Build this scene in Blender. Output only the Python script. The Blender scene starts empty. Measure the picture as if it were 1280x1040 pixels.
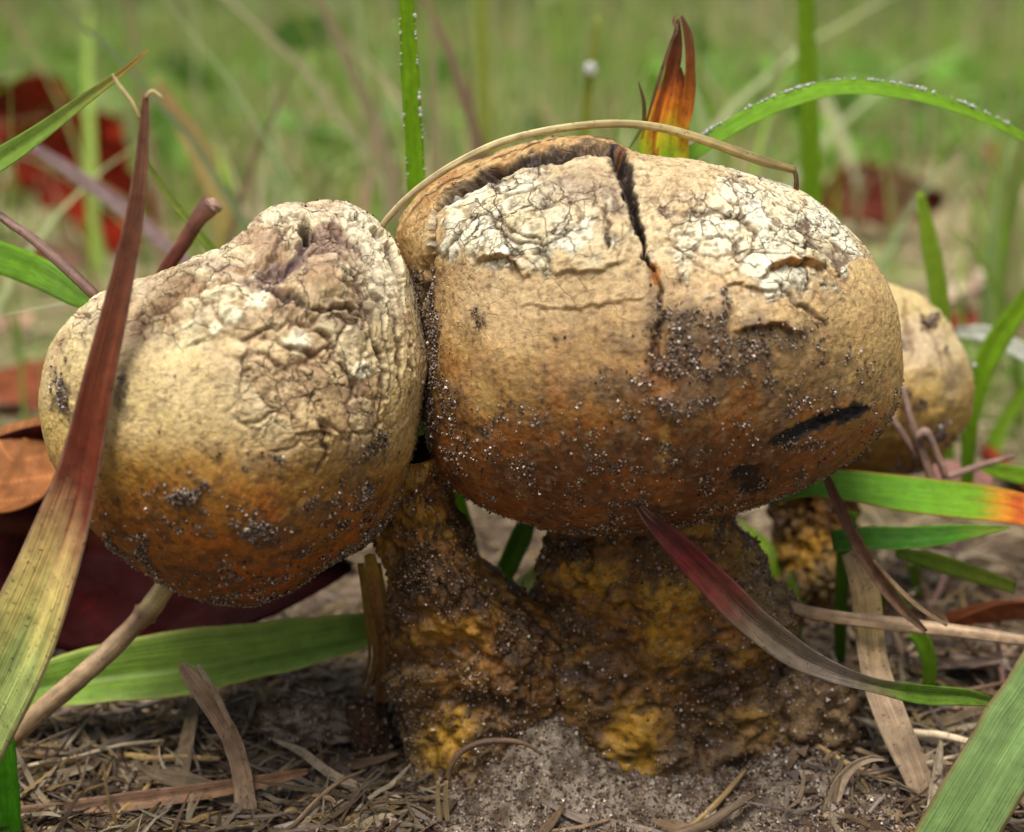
import bpy, math, random
import numpy as np

rng = np.random.default_rng(7)
random.seed(7)
S = 0.01                      # everything below is modelled in centimetres
scene = bpy.context.scene
COL = scene.collection

# ------------------------------------------------------------------ camera
PITCH = math.radians(14.0)
CAM = np.array([0.0, -23.29, 12.33])
cam_data = bpy.data.cameras.new("camera")
cam_data.sensor_width = 36.0
cam_data.lens = 50.0
cam_data.clip_start = 0.005
cam_data.clip_end = 2000.0
cam_data.dof.use_dof = True
cam_data.dof.focus_distance = 22.4 * S
cam_data.dof.aperture_fstop = 13.5
cam_data.dof.aperture_blades = 0
cam = bpy.data.objects.new("camera", cam_data)
COL.objects.link(cam)
cam.location = CAM * S
cam.rotation_euler = (math.pi / 2 - PITCH, 0, 0)
scene.camera = cam

# ------------------------------------------------------------------ sky, sun, exposure
world = bpy.data.worlds.new("World")
scene.world = world
world.use_nodes = True
wn = world.node_tree
bg = wn.nodes["Background"]
sky = wn.nodes.new("ShaderNodeTexSky")
sky.sky_type = 'NISHITA'
sky.sun_disc = False
SUN_EL, SUN_AZ = math.radians(70), math.radians(200)   # azimuth clockwise from +Y
sky.sun_elevation = SUN_EL
sky.sun_rotation = SUN_AZ
sky.air_density = 1.0
sky.dust_density = 6.0
sky.ozone_density = 0.6
wn.links.new(sky.outputs[0], bg.inputs[0])
bg.inputs[1].default_value = 0.05
sun_data = bpy.data.lights.new("sun", 'SUN')
sun_data.energy = 1.5
sun_data.angle = math.radians(26)
sun_data.color = (1.0, 0.965, 0.90)
sun = bpy.data.objects.new("sun", sun_data)
COL.objects.link(sun)
sun.rotation_euler = (math.pi / 2 - SUN_EL, 0, -SUN_AZ + math.pi)
sun.location = (0, 0, 3)
vs = scene.view_settings
vs.view_transform = 'Standard'
vs.look = 'None'
vs.exposure = 1.22
vs.gamma = 1.0
vs.use_curve_mapping = False
scene.cycles.use_denoising = True
scene.cycles.max_bounces = 6
scene.cycles.diffuse_bounces = 3
scene.cycles.glossy_bounces = 2
scene.cycles.transparent_max_bounces = 8

# ------------------------------------------------------------------ geometry helpers
FWD = np.array([0.0, math.cos(PITCH), -math.sin(PITCH)])
UPV = np.array([0.0, math.sin(PITCH), math.cos(PITCH)])
RIT = np.array([1.0, 0.0, 0.0])
K = 0.36 / 640.0

def at(px, py, y):
    """point seen at photo pixel (px, py) standing at distance y (cm) behind the clump"""
    d = FWD + RIT * ((px - 640) * K) + UPV * (-(py - 520) * K)
    t = (y - CAM[1]) / d[1]
    return CAM + d * t

def to_px(P):
    d = P - CAM
    z = d @ FWD
    return 640 + (d @ RIT) / z / K, 520 - (d @ UPV) / z / K

def ppc(y):                       # photo pixels per centimetre at distance y (near the axis)
    return 1.0 / (K * ((y - CAM[1]) * math.cos(PITCH) + 1.4))

def lin(c):
    c = np.asarray(c, float) / 255.0
    return np.where(c <= 0.04045, c / 12.92, ((c + 0.055) / 1.055) ** 2.4)

def smooth(a, b, x):
    t = np.clip((x - a) / (b - a), 0, 1)
    return t * t * (3 - 2 * t)

def mix(a, b, t):
    t = np.asarray(t)
    if np.ndim(t) and (np.shape(a) != np.shape(t) or np.shape(b) != np.shape(t)):
        t = t[..., None]
    return a + (b - a) * t

# ---- noise in numpy
def _h(ix, iy, iz, seed):
    with np.errstate(over='ignore'):
        h = (ix.astype(np.uint32) * np.uint32(374761393) + iy.astype(np.uint32) * np.uint32(668265263)
             + iz.astype(np.uint32) * np.uint32(2147483647) + np.uint32(seed * 97531 + 1013))
        h = (h ^ (h >> np.uint32(13))) * np.uint32(1274126177)
        h = (h ^ (h >> np.uint32(15))) * np.uint32(2246822519)
        h = h ^ (h >> np.uint32(16))
    return h

def _f(h):
    return (h & np.uint32(0xFFFFFF)).astype(np.float64) / 16777216.0

def noise(P, seed=0):
    i = np.floor(P).astype(np.int64)
    f = P - i
    w = f * f * f * (f * (f * 6 - 15) + 10)
    out = 0
    for dx in (0, 1):
        wx = w[:, 0] if dx else 1 - w[:, 0]
        for dy in (0, 1):
            wy = w[:, 1] if dy else 1 - w[:, 1]
            for dz in (0, 1):
                wz = w[:, 2] if dz else 1 - w[:, 2]
                out = out + wx * wy * wz * _f(_h(i[:, 0] + dx, i[:, 1] + dy, i[:, 2] + dz, seed))
    return out * 2 - 1

def fbm(P, octaves=4, seed=0, gain=0.5, lac=2.03):
    a, s, out = 1.0, 0.0, 0
    for o in range(octaves):
        out = out + a * noise(P, seed + o * 17)
        s += a
        a *= gain
        P = P * lac + 3.7
    return out / s

def worley(P, seed=0):
    i = np.floor(P).astype(np.int64)
    F1 = np.full(len(P), 9.0); F2 = F1.copy(); ID = np.zeros(len(P))
    for dx in (-1, 0, 1):
        for dy in (-1, 0, 1):
            for dz in (-1, 0, 1):
                c = (i[:, 0] + dx, i[:, 1] + dy, i[:, 2] + dz)
                h = _h(*c, seed)
                q = np.stack([c[0] + _f(h), c[1] + _f(_h(*c, seed + 5)), c[2] + _f(_h(*c, seed + 11))], 1)
                d = np.sqrt(((P - q) ** 2).sum(1))
                nearer = d < F1
                F2 = np.where(nearer, F1, np.minimum(F2, d))
                ID = np.where(nearer, _f(_h(*c, seed + 23)), ID)
                F1 = np.where(nearer, d, F1)
    return F1, F2 - F1, ID

# ---- mesh / object makers
def mesh_of(name, V, F, cols=None, uv=None, smooth_shade=True):
    """F is an (n,4) or (n,3) array, or a list of such arrays"""
    Fs = F if isinstance(F, list) else [F]
    Fs = [np.asarray(f, np.int32) for f in Fs if len(f)]
    me = bpy.data.meshes.new(name)
    V = np.asarray(V, np.float64)
    me.vertices.add(len(V))
    me.vertices.foreach_set("co", (V * S).astype(np.float32).ravel())
    loops = np.concatenate([f.ravel() for f in Fs])
    sizes = np.concatenate([np.full(len(f), f.shape[1], np.int32) for f in Fs])
    starts = np.concatenate([[0], np.cumsum(sizes)[:-1]]).astype(np.int32)
    me.loops.add(len(loops))
    me.loops.foreach_set("vertex_index", loops)
    me.polygons.add(len(sizes))
    me.polygons.foreach_set("loop_start", starts)
    me.polygons.foreach_set("use_smooth", np.full(len(sizes), smooth_shade, bool))
    if cols is not None:
        a = me.color_attributes.new("Col", 'FLOAT_COLOR', 'POINT')
        c4 = np.ones((len(V), 4), np.float32)
        c4[:, :3] = cols
        a.data.foreach_set("color", c4.ravel())
    if uv is not None:
        u = me.uv_layers.new(name="UVMap")
        u.data.foreach_set("uv", np.asarray(uv, np.float32)[loops].ravel())
    me.update(calc_edges=True)
    me.validate(clean_customdata=False)
    return me

def obj(name, V, F, mat, origin=None, parent=None, cols=None, uv=None, smooth_shade=True, kind=None):
    V = np.asarray(V, float)
    if parent is not None:
        V = V - np.array(parent.location) / S
        if parent.parent is not None:
            V = V - np.array(parent.parent.location) / S
    elif origin is not None:
        V = V - np.asarray(origin)
    o = bpy.data.objects.new(name, mesh_of(name, V, F, cols, uv, smooth_shade))
    COL.objects.link(o)
    if mat is not None:
        o.data.materials.append(mat)
    if parent is not None:
        o.parent = parent
    elif origin is not None:
        o.location = np.asarray(origin) * S
    if kind:
        o["kind"] = kind
    return o

def empty(name, loc):
    o = bpy.data.objects.new(name, None)
    COL.objects.link(o)
    o.location = np.asarray(loc) * S
    o.empty_display_size = 0.01
    return o

def tag(o, label=None, cat=None, group=None, kind=None):
    if label: o["label"] = label
    if cat: o["category"] = cat
    if group: o["group"] = group
    if kind: o["kind"] = kind
    return o

def grid_faces(n, m, wrap=False):
    """n rows of m verts"""
    j = np.arange(m if wrap else m - 1)
    i = np.arange(n - 1)
    I, J = np.meshgrid(i, j, indexing='ij')
    J2 = (J + 1) % m
    return np.stack([I * m + J, I * m + J2, (I + 1) * m + J2, (I + 1) * m + J], -1).reshape(-1, 4)

def spline(pts, n):
    """Catmull-Rom through rows of pts (any width), resampled to n rows"""
    P = np.asarray(pts, float)
    if len(P) == 2:
        t = np.linspace(0, 1, n)[:, None]
        return P[0] * (1 - t) + P[1] * t
    d = np.concatenate([[0], np.cumsum(np.linalg.norm(np.diff(P[:, :3], axis=0), axis=1))])
    Q = np.vstack([2 * P[0] - P[1], P, 2 * P[-1] - P[-2]])
    s = np.linspace(0, d[-1], n)
    k = np.clip(np.searchsorted(d, s, side='right') - 1, 0, len(P) - 2)
    t = ((s - d[k]) / (d[k + 1] - d[k]))[:, None]
    p0, p1, p2, p3 = Q[k], Q[k + 1], Q[k + 2], Q[k + 3]
    return 0.5 * ((2 * p1) + (-p0 + p2) * t + (2 * p0 - 5 * p1 + 4 * p2 - p3) * t ** 2 + (-p0 + 3 * p1 - 3 * p2 + p3) * t ** 3)

def unit(v):
    return v / np.maximum(np.linalg.norm(v, axis=-1, keepdims=True), 1e-9)

def ramp(stops, t):
    ts = np.array([s[0] for s in stops])
    cs = np.array([lin(s[1]) for s in stops])
    return np.stack([np.interp(t, ts, cs[:, k]) for k in range(3)], -1)

def blade_geo(pts, widths, stops, face=(0, -1, 0.25), fold=0.25, thick=0.018, n=60, m=8, twist=0.0, ripple=0.0, seed=0, edge=None):
    """a grass blade: pts centreline (cm), widths (cm) at the points, colour stops along it"""
    A = spline(np.column_stack([np.asarray(pts, float), widths]), n)
    C, W = A[:, :3], np.maximum(A[:, 3], 0.006)
    T = unit(np.gradient(C, axis=0))
    f = np.asarray(face, float)
    B = unit(np.cross(T, f))
    N = unit(np.cross(B, T))
    t = np.linspace(0, 1, n)
    ang = twist * t
    B, N = B * np.cos(ang)[:, None] + N * np.sin(ang)[:, None], N * np.cos(ang)[:, None] - B * np.sin(ang)[:, None]
    s = np.linspace(-1, 1, m + 1)
    rw = 1 + 0.04 * noise(np.column_stack([t * 14, t * 0 + seed, t * 0]), 3)
    half = (W * rw / 2)[:, None, None]
    prof = -fold * (1 - np.abs(s)) ** 1.15 - 0.06 * s * s
    rip = ripple * noise(np.stack([np.repeat(t * 9, m + 1), np.tile(s * 1.4, n) + seed, np.zeros(n * (m + 1))], 1), 9).reshape(n, m + 1)
    top = C[:, None] + B[:, None] * (s[None, :, None] * half) + N[:, None] * (prof[None, :, None] * half + rip[..., None] * half)
    th = (thick * (1 - 0.75 * s ** 2))[None, :, None] * np.minimum(1, W / 0.15)[:, None, None]
    bot = top - N[:, None] * th - N[:, None] * 0.002
    ring = np.concatenate([top, bot[:, ::-1]], 1)
    R = ring.shape[1]
    V = ring.reshape(-1, 3)
    F = grid_faces(n, R, wrap=True)
    ends = []
    for base in (0, (n - 1) * R):
        for j in range(m):
            q = [base + j, base + j + 1, base + R - 2 - j, base + R - 1 - j]
            ends.append(q[::-1] if base == 0 else q)
    F = np.vstack([F, np.array(ends)])
    sr = np.concatenate([s, s[::-1]])
    tt = np.repeat(t, R); ss = np.tile(sr, n)
    wob = 0.03 * noise(np.column_stack([ss * 5 + seed * 7, tt * 3, tt * 0]), 31)
    c = ramp(stops, np.clip(tt + wob, 0, 1))
    streak = noise(np.column_stack([ss * 6 + seed * 3.1, tt * 2.2, tt * 0 + seed]), 5)
    blot = fbm(np.column_stack([ss * 2, tt * 22, tt * 0 + seed * 1.7]), 3, 8)
    c = c * (1 + 0.16 * streak + 0.14 * blot)[:, None]
    if edge is not None:
        c = mix(c, lin(edge), smooth(0.82, 0.98, np.abs(ss)) * 0.8)
    uv = np.column_stack([ss * 0.5 + 0.5, tt * (np.linalg.norm(np.diff(C, axis=0), axis=1).sum() / max(W.max(), 0.05))])
    return V, F, np.clip(c, 0.003, 0.95), uv, (C, B, N, W)

def blade(name, label, pts, widths, stops, cat="grass", group=None, mat=None, **k):
    V, F, c, uv, fr = blade_geo(pts, widths, stops, **k)
    if mat is None:
        c = np.clip(c * np.array([1.3, 1.0, 0.5]), 0.003, 0.95)
    low = pts[int(np.argmin([p[2] for p in pts]))]
    o = obj(name, V, F, mat or M['blade'], origin=low, cols=c, uv=uv)
    tag(o, label, cat, group)
    o_frames[o.name] = fr
    return o
o_frames = {}

def tube_geo(pts, radii, stops, n=40, m=9, flat=1.0, ridge=0.08, seed=0, face=(0, -1, 0.3), knots=()):
    A = spline(np.column_stack([np.asarray(pts, float), radii]), n)
    C, R = A[:, :3], np.maximum(A[:, 3], 0.004)
    t = np.linspace(0, 1, n)
    for k in knots:
        R = R * (1 + 0.28 * np.exp(-((t - k) / 0.012) ** 2))
    T = unit(np.gradient(C, axis=0))
    B = unit(np.cross(T, np.asarray(face, float)))
    N = unit(np.cross(B, T))
    a = np.linspace(0, 2 * math.pi, m, endpoint=False)
    aa = np.tile(a, n); tt = np.repeat(t, m)
    rr = 1 + ridge * noise(np.column_stack([np.cos(aa) * 2 + seed, np.sin(aa) * 2, tt * 1.6]), 4) + 0.05 * noise(np.column_stack([np.cos(aa), np.sin(aa), tt * 30 + seed]), 6)
    rr = rr.reshape(n, m)
    V = C[:, None] + (B[:, None] * (np.cos(a)[None, :, None]) + N[:, None] * (np.sin(a)[None, :, None] * flat)) * (R[:, None] * rr)[..., None]
    V = V.reshape(-1, 3)
    V = np.vstack([V, C[0], C[-1]])
    F = grid_faces(n, m, wrap=True)
    i0 = n * m
    j = np.arange(m)
    tri = np.vstack([np.column_stack([np.full(m, i0), (j + 1) % m, j]), np.column_stack([np.full(m, i0 + 1), (n - 1) * m + j, (n - 1) * m + (j + 1) % m])])
    c = ramp(stops, tt)
    c = c * (1 + 0.3 * noise(np.column_stack([np.cos(aa) * 2.4 + seed, np.sin(aa) * 2.4, tt * 5]), 14) + 0.2 * noise(np.column_stack([np.cos(aa), np.sin(aa), tt * 40 + seed]), 15))[:, None]
    c = np.vstack([c, ramp(stops, np.array([0.0]))* 0.8, ramp(stops, np.array([1.0])) * 0.8])
    uv = np.column_stack([np.append(aa / (2 * math.pi), [0.5, 0.5]), np.append(tt * 12, [0, 12])])
    return V, [F, tri], np.clip(c, 0.003, 0.95), uv

def straw(name, label, pts, radii, stops, cat="straw", group=None, mat=None, **k):
    V, F, c, uv = tube_geo(pts, radii, stops, **k)
    low = pts[int(np.argmin([p[2] for p in pts]))]
    return tag(obj(name, V, F, mat or M['straw'], origin=low, cols=c, uv=uv), label, cat, group)

# ------------------------------------------------------------------ materials
M = {}
def new_mat(name):
    m = bpy.data.materials.new(name)
    m.use_nodes = True
    nt = m.node_tree
    p = nt.nodes["Principled BSDF"]
    at_ = nt.nodes.new("ShaderNodeVertexColor"); at_.layer_name = "Col"
    return m, nt, p, at_

def nd(nt, typ, **kw):
    n = nt.nodes.new(typ)
    for k, v in kw.items():
        setattr(n, k, v)
    return n

def colour_noise(nt, src, coord, scale, amount, detail=4, stretch=None):
    """src colour multiplied by 1 +- amount of noise"""
    L = nt.links
    if stretch:
        mp = nd(nt, "ShaderNodeMapping"); mp.inputs['Scale'].default_value = stretch
        L.new(coord, mp.inputs[0]); coord = mp.outputs[0]
    n = nd(nt, "ShaderNodeTexNoise"); n.inputs['Scale'].default_value = scale; n.inputs['Detail'].default_value = detail
    L.new(coord, n.inputs['Vector'])
    r = nd(nt, "ShaderNodeMapRange"); r.inputs[1].default_value = 0.25; r.inputs[2].default_value = 0.75
    r.inputs[3].default_value = 1 - amount; r.inputs[4].default_value = 1 + amount
    L.new(n.outputs[0], r.inputs[0])
    v = nd(nt, "ShaderNodeVectorMath", operation='SCALE')
    L.new(src, v.inputs[0]); L.new(r.outputs[0], v.inputs['Scale'])
    return v.outputs[0], n.outputs[0]

def bump(nt, h, dist, strength=1.0, prev=None):
    b = nd(nt, "ShaderNodeBump"); b.inputs['Strength'].default_value = strength; b.inputs['Distance'].default_value = dist
    nt.links.new(h, b.inputs['Height'])
    if prev is not None:
        nt.links.new(prev, b.inputs['Normal'])
    return b.outputs[0]

def surface_mat(name, scale1, amt1, scale2, amt2, rough, dist, spec=0.3, rough2=None):
    m, nt, p, a = new_mat(name)
    tc = nd(nt, "ShaderNodeTexCoord")
    c, n1 = colour_noise(nt, a.outputs[0], tc.outputs['Object'], scale1, amt1)
    c, n2 = colour_noise(nt, c, tc.outputs['Object'], scale2, amt2, 2)
    nt.links.new(c, p.inputs['Base Color'])
    b1 = bump(nt, n1, dist, 0.8)
    b2 = bump(nt, n2, dist * 0.5, 0.8, b1)
    nt.links.new(b2, p.inputs['Normal'])
    p.inputs['Roughness'].default_value = rough
    p.inputs['Specular IOR Level'].default_value = spec
    M[name] = m
    return m, nt, p

surface_mat('skin', 1100, 0.24, 3200, 0.22, 0.58, 0.0002, 0.35)
def add_crackle():
    m = M['skin']; nt = m.node_tree; L = nt.links
    p = nt.nodes["Principled BSDF"]
    ma = nd(nt, "ShaderNodeAttribute"); ma.attribute_name = "crackle"
    tc = nd(nt, "ShaderNodeTexCoord")
    wn_ = nd(nt, "ShaderNodeTexNoise"); wn_.inputs['Scale'].default_value = 260; wn_.inputs['Detail'].default_value = 5
    L.new(tc.outputs['Object'], wn_.inputs['Vector'])
    wv = nd(nt, "ShaderNodeVectorMath", operation='SCALE'); wv.inputs['Scale'].default_value = 0.0042
    L.new(wn_.outputs['Color'], wv.inputs[0])
    ad = nd(nt, "ShaderNodeVectorMath", operation='ADD'); L.new(tc.outputs['Object'], ad.inputs[0]); L.new(wv.outputs[0], ad.inputs[1])
    gate = nd(nt, "ShaderNodeTexNoise"); gate.inputs['Scale'].default_value = 170; gate.inputs['Detail'].default_value = 3
    L.new(tc.outputs['Object'], gate.inputs['Vector'])
    col = p.inputs['Base Color'].links[0].from_socket
    nrm = p.inputs['Normal'].links[0].from_socket
    for sc_, wid, amt, dist, g0 in ((230, 0.03, 0.8, 0.0005, 0.38), (640, 0.05, 0.3, 0.0002, 0.48)):
        v = nd(nt, "ShaderNodeTexVoronoi", feature='DISTANCE_TO_EDGE'); v.inputs['Scale'].default_value = sc_
        L.new(ad.outputs[0], v.inputs['Vector'])
        r1 = nd(nt, "ShaderNodeMapRange"); r1.inputs[1].default_value = wid; r1.inputs[2].default_value = wid * 0.15; r1.inputs[3].default_value = 0; r1.inputs[4].default_value = 1
        L.new(v.outputs['Distance'], r1.inputs[0])
        r2 = nd(nt, "ShaderNodeMapRange"); r2.inputs[1].default_value = g0; r2.inputs[2].default_value = g0 + 0.14
        L.new(gate.outputs[0], r2.inputs[0])
        m1 = nd(nt, "ShaderNodeMath", operation='MULTIPLY'); L.new(r1.outputs[0], m1.inputs[0]); L.new(r2.outputs[0], m1.inputs[1])
        m2 = nd(nt, "ShaderNodeMath", operation='MULTIPLY'); L.new(m1.outputs[0], m2.inputs[0]); L.new(ma.outputs['Fac'], m2.inputs[1])
        m3 = nd(nt, "ShaderNodeMath", operation='MULTIPLY'); L.new(m2.outputs[0], m3.inputs[0]); m3.inputs[1].default_value = amt
        mc = nd(nt, "ShaderNodeMix", data_type='RGBA'); L.new(m3.outputs[0], mc.inputs['Factor']); L.new(col, mc.inputs['A']); mc.inputs['B'].default_value = (0.13, 0.08, 0.048, 1)
        col = mc.outputs['Result']
        b = nd(nt, "ShaderNodeBump", invert=True); b.inputs['Distance'].default_value = dist; b.inputs['Strength'].default_value = 1.0
        L.new(m2.outputs[0], b.inputs['Height']); L.new(nrm, b.inputs['Normal']); nrm = b.outputs[0]
    L.new(col, p.inputs['Base Color']); L.new(nrm, p.inputs['Normal'])
add_crackle()
surface_mat('stem', 700, 0.28, 2200, 0.25, 0.6, 0.0003, 0.4)
surface_mat('soil', 800, 0.35, 2600, 0.35, 0.95, 0.0005, 0.12)
m, nt, p, a = new_mat('grain'); M['grain'] = m
nt.links.new(a.outputs[0], p.inputs['Base Color']); p.inputs['Roughness'].default_value = 0.28
p.inputs['Specular IOR Level'].default_value = 0.6

def plant_mat(name, trans, rough, amt, us=26.0, vs_=1.2, dist=0.00012, spec=0.35, specks=0.25):
    m, nt, p, a = new_mat(name)
    uv = nd(nt, "ShaderNodeUVMap")
    c, n1 = colour_noise(nt, a.outputs[0], uv.outputs[0], 1.0, amt, 2, (us, vs_, 1))
    tc = nd(nt, "ShaderNodeTexCoord")
    c, n2 = colour_noise(nt, c, tc.outputs['Object'], 420, amt * 0.8, 3)
    sp = nd(nt, "ShaderNodeTexNoise"); sp.inputs['Scale'].default_value = 1500; sp.inputs['Detail'].default_value = 2
    nt.links.new(tc.outputs['Object'], sp.inputs['Vector'])
    sr = nd(nt, "ShaderNodeMapRange"); sr.inputs[1].default_value = 0.62; sr.inputs[2].default_value = 0.72
    sr.inputs[3].default_value = 0.0; sr.inputs[4].default_value = specks
    nt.links.new(sp.outputs[0], sr.inputs[0])
    mxc = nd(nt, "ShaderNodeMix", data_type='RGBA')
    nt.links.new(sr.outputs[0], mxc.inputs['Factor']); nt.links.new(c, mxc.inputs['A'])
    mxc.inputs['B'].default_value = (0.045, 0.03, 0.018, 1)
    c = mxc.outputs['Result']
    nt.links.new(c, p.inputs['Base Color'])
    nt.links.new(bump(nt, n2, dist, 0.5, bump(nt, n1, dist, 0.8)), p.inputs['Normal'])
    p.inputs['Roughness'].default_value = rough
    p.inputs['Specular IOR Level'].default_value = spec
    if trans > 0:
        tr = nd(nt, "ShaderNodeBsdfTranslucent")
        nt.links.new(c, tr.inputs[0])
        mx = nd(nt, "ShaderNodeMixShader"); mx.inputs[0].default_value = trans
        out = nt.nodes["Material Output"]
        nt.links.new(p.outputs[0], mx.inputs[1]); nt.links.new(tr.outputs[0], mx.inputs[2])
        nt.links.new(mx.outputs[0], out.inputs[0])
    M[name] = m
plant_mat('blade', 0.30, 0.4, 0.2, 40, 0.7, 0.0003)
plant_mat('dryblade', 0.10, 0.6, 0.36, 36, 0.5, 0.0004, 0.3, 0.7)
plant_mat('straw', 0.0, 0.6, 0.32, 9, 0.5, 0.0002, 0.3, 0.6)
plant_mat('leaf', 0.1, 0.6, 0.25, 7, 5.0, 0.0004, 0.08)
plant_mat('meadow', 0.4, 0.6, 0.15)
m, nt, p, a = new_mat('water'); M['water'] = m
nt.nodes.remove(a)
p.inputs['Base Color'].default_value = (1, 1, 1, 1); p.inputs['Roughness'].default_value = 0.02  # white body, only partly clear: stands in for bright sky mirrored in the drops
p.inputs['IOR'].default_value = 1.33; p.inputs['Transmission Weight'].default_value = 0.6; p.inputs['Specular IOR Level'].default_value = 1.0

# ------------------------------------------------------------------ the ground
def ground_z(x, y):
    x = np.asarray(x, float); y = np.asarray(y, float)
    sh = x.shape
    P = np.column_stack([x.ravel(), y.ravel(), np.zeros(x.size)])
    near = np.exp(-((P[:, 0] / 30) ** 2 + (P[:, 1] / 40) ** 2))
    z = 0.30 * fbm(P * 0.45, 3, 41) + near * (0.12 * fbm(P * 1.9, 3, 42))
    def hump(px, py, s1, s2, h):
        return h * np.exp(-(((P[:, 0] - px) / s1) ** 2 + ((P[:, 1] - py) / s2) ** 2))
    z = z + hump(0.6, -0.6, 0.95, 0.6, 1.1) + hump(0.1, -1.4, 0.7, 0.5, 0.35) + hump(2.6, -0.9, 1.8, 0.9, 0.25) + hump(5.0, -0.6, 1.0, 1.0, 0.6)
    z = z + hump(-2.6, -0.6, 0.5, 0.6, -0.35) + hump(-4.5, 1.5, 1.8, 1.2, 0.35) + hump(8.0, 4.0, 3.0, 3.0, 0.5)
    far = np.hypot(P[:, 0], P[:, 1])
    z = z + np.clip(far - 150, 0, None) * 0.004 * (0.6 + 0.5 * fbm(P * 0.004, 2, 44))
    return z.reshape(sh)

def sand_mask(x, y):
    P = np.column_stack([x, y, np.zeros(len(x))])
    d = np.sqrt(((x - 3.0) / 4.9) ** 2 + ((y + 1.6) / 2.2) ** 2)
    d2 = np.sqrt(((x + 3.4) / 1.7) ** 2 + ((y - 0.4) / 1.3) ** 2)
    return np.maximum(smooth(1.15, 0.75, d + 0.25 * fbm(P * 0.9, 3, 51)), 0.8 * smooth(1.1, 0.7, d2 + 0.3 * fbm(P, 3, 52)))

def axis(lo, hi, step, g_lo, g_hi, ratio=1.21):
    core = np.arange(lo, hi + step / 2, step)
    up = hi + step * np.cumsum(ratio ** np.arange(1, g_hi + 1))
    dn = lo - step * np.cumsum(ratio ** np.arange(1, g_lo + 1))
    return np.concatenate([dn[::-1], core, up])

def sand_relief(P):
    return 0.30 * np.abs(fbm(P * 2.2, 4, 61)) + 0.10 * fbm(P * 6, 3, 62) + 0.03 * noise(P * 16, 63)

def build_ground():
    xs = axis(-11, 11, 0.07, 61, 61)
    ys = axis(-5, 11, 0.07, 40, 61)
    X, Y = np.meshgrid(xs, ys)
    x, y = X.ravel(), Y.ravel()
    sm = sand_mask(x, y)
    P = np.column_stack([x, y, np.zeros(len(x))])
    near = np.exp(-((x / 14) ** 2 + (y / 14) ** 2))
    z = ground_z(x, y)
    z = z + near * sm * sand_relief(P)
    z = z + near * (1 - sm) * (0.10 * fbm(P * 4, 3, 63))
    n1 = fbm(P * 1.3, 4, 64); n2 = fbm(P * 7, 3, 65)
    sand = mix(lin((136, 124, 108)), lin((80, 68, 56)), smooth(-0.35, 0.35, n2 + 0.5 * n1))
    soil = mix(lin((78, 64, 52)), lin((126, 108, 90)), smooth(-0.4, 0.5, n1 + 0.5 * n2))
    thatch = mix(lin((160, 146, 110)), lin((190, 178, 138)), smooth(-0.3, 0.4, fbm(P * 0.2, 3, 66)))
    green = mix(lin((140, 156, 84)), lin((112, 142, 64)), smooth(-0.3, 0.4, fbm(P * 0.12, 3, 67)))
    dist = np.hypot(x, y)
    far = mix(thatch, green, smooth(-0.15, 0.3, fbm(P * 0.05, 3, 68) + smooth(80, 400, dist) * 0.45 - 0.16))
    c = mix(soil, far, smooth(12, 48, dist + 6 * fbm(P * 0.25, 3, 69)))
    c = mix(c, sand, sm)
    V = np.column_stack([x, y, z])
    o = obj("ground", V, grid_faces(len(ys), len(xs)), M['soil'], cols=np.clip(c, 0.004, 0.9))
    tag(o, kind="structure")
    return o
build_ground()

# grains: small faceted lumps of sand placed on given points
OCT = np.array([[1, 0, 0], [-.5, .87, 0], [-.5, -.87, 0], [0, 0, 1], [0, 0, -1]], float)
OCTF = np.array([[0, 1, 3], [1, 2, 3], [2, 0, 3], [1, 0, 4], [2, 1, 4], [0, 2, 4]])
GRAIN_COLS = np.array([lin(c) for c in [(206, 190, 172), (170, 150, 136), (130, 108, 90), (232, 224, 214), (96, 76, 60), (60, 46, 38), (188, 160, 120), (150, 134, 128)]])
GRAIN_P = np.array([.06, .14, .22, .012, .23, .198, .08, .06])

def grains(name, pts, nrm, size, parent=None, seed=0, jitter=0.4, tint=None, dark=0.0):
    r = np.random.default_rng(seed)
    n = len(pts)
    q = r.normal(size=(n, 3, 3))
    a = unit(q[:, 0]); b = unit(q[:, 1] - (q[:, 1] * a).sum(1, keepdims=True) * a); c = np.cross(a, b)
    R = np.stack([a, b, c], 1)
    s = size * np.exp(r.normal(0, jitter, n)).clip(0.4, 2.6)
    loc = OCT[None] * r.uniform(0.7, 1.3, (n, 5, 1))
    V = np.einsum('nij,njk->nik', loc, R) * s[:, None, None] + (pts + nrm * (s * 0.35)[:, None])[:, None]
    F = (OCTF[None] + (np.arange(n) * 5)[:, None, None]).reshape(-1, 3)
    gc = GRAIN_COLS[r.choice(len(GRAIN_COLS), n, p=GRAIN_P)]
    if tint is not None:
        gc = mix(gc, lin(tint), r.uniform(0, 0.7, n))
    gc = gc * r.uniform(0.7 - dark, 1.15 - dark, (n, 1))
    cols = np.repeat(gc, 5, axis=0)
    return obj(name, V.reshape(-1, 3), F, M['grain'], parent=parent, cols=np.clip(cols, 0.004, .9), smooth_shade=False, kind="stuff")

def ground_grains():
    r = np.random.default_rng(3)
    n = 60000
    x = r.uniform(-6, 8.5, n); y = r.uniform(-3.4, 2.0, n)
    keep = r.uniform(size=n) < sand_mask(x, y) * 0.75 + 0.04
    x, y = x[keep], y[keep]
    P = np.column_stack([x, y, np.zeros(len(x))])
    z = ground_z(x, y) + sand_mask(x, y) * sand_relief(P)
    o = grains("loose_sand", np.column_stack([x, y, z]), np.tile([0, 0, 1.0], (len(x), 1)), 0.022, seed=4, tint=(96, 80, 64), dark=0.15)
    tag(o, "loose grey-brown sand grains strewn round the mushroom base", "sand", kind="stuff")
ground_grains()

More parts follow.
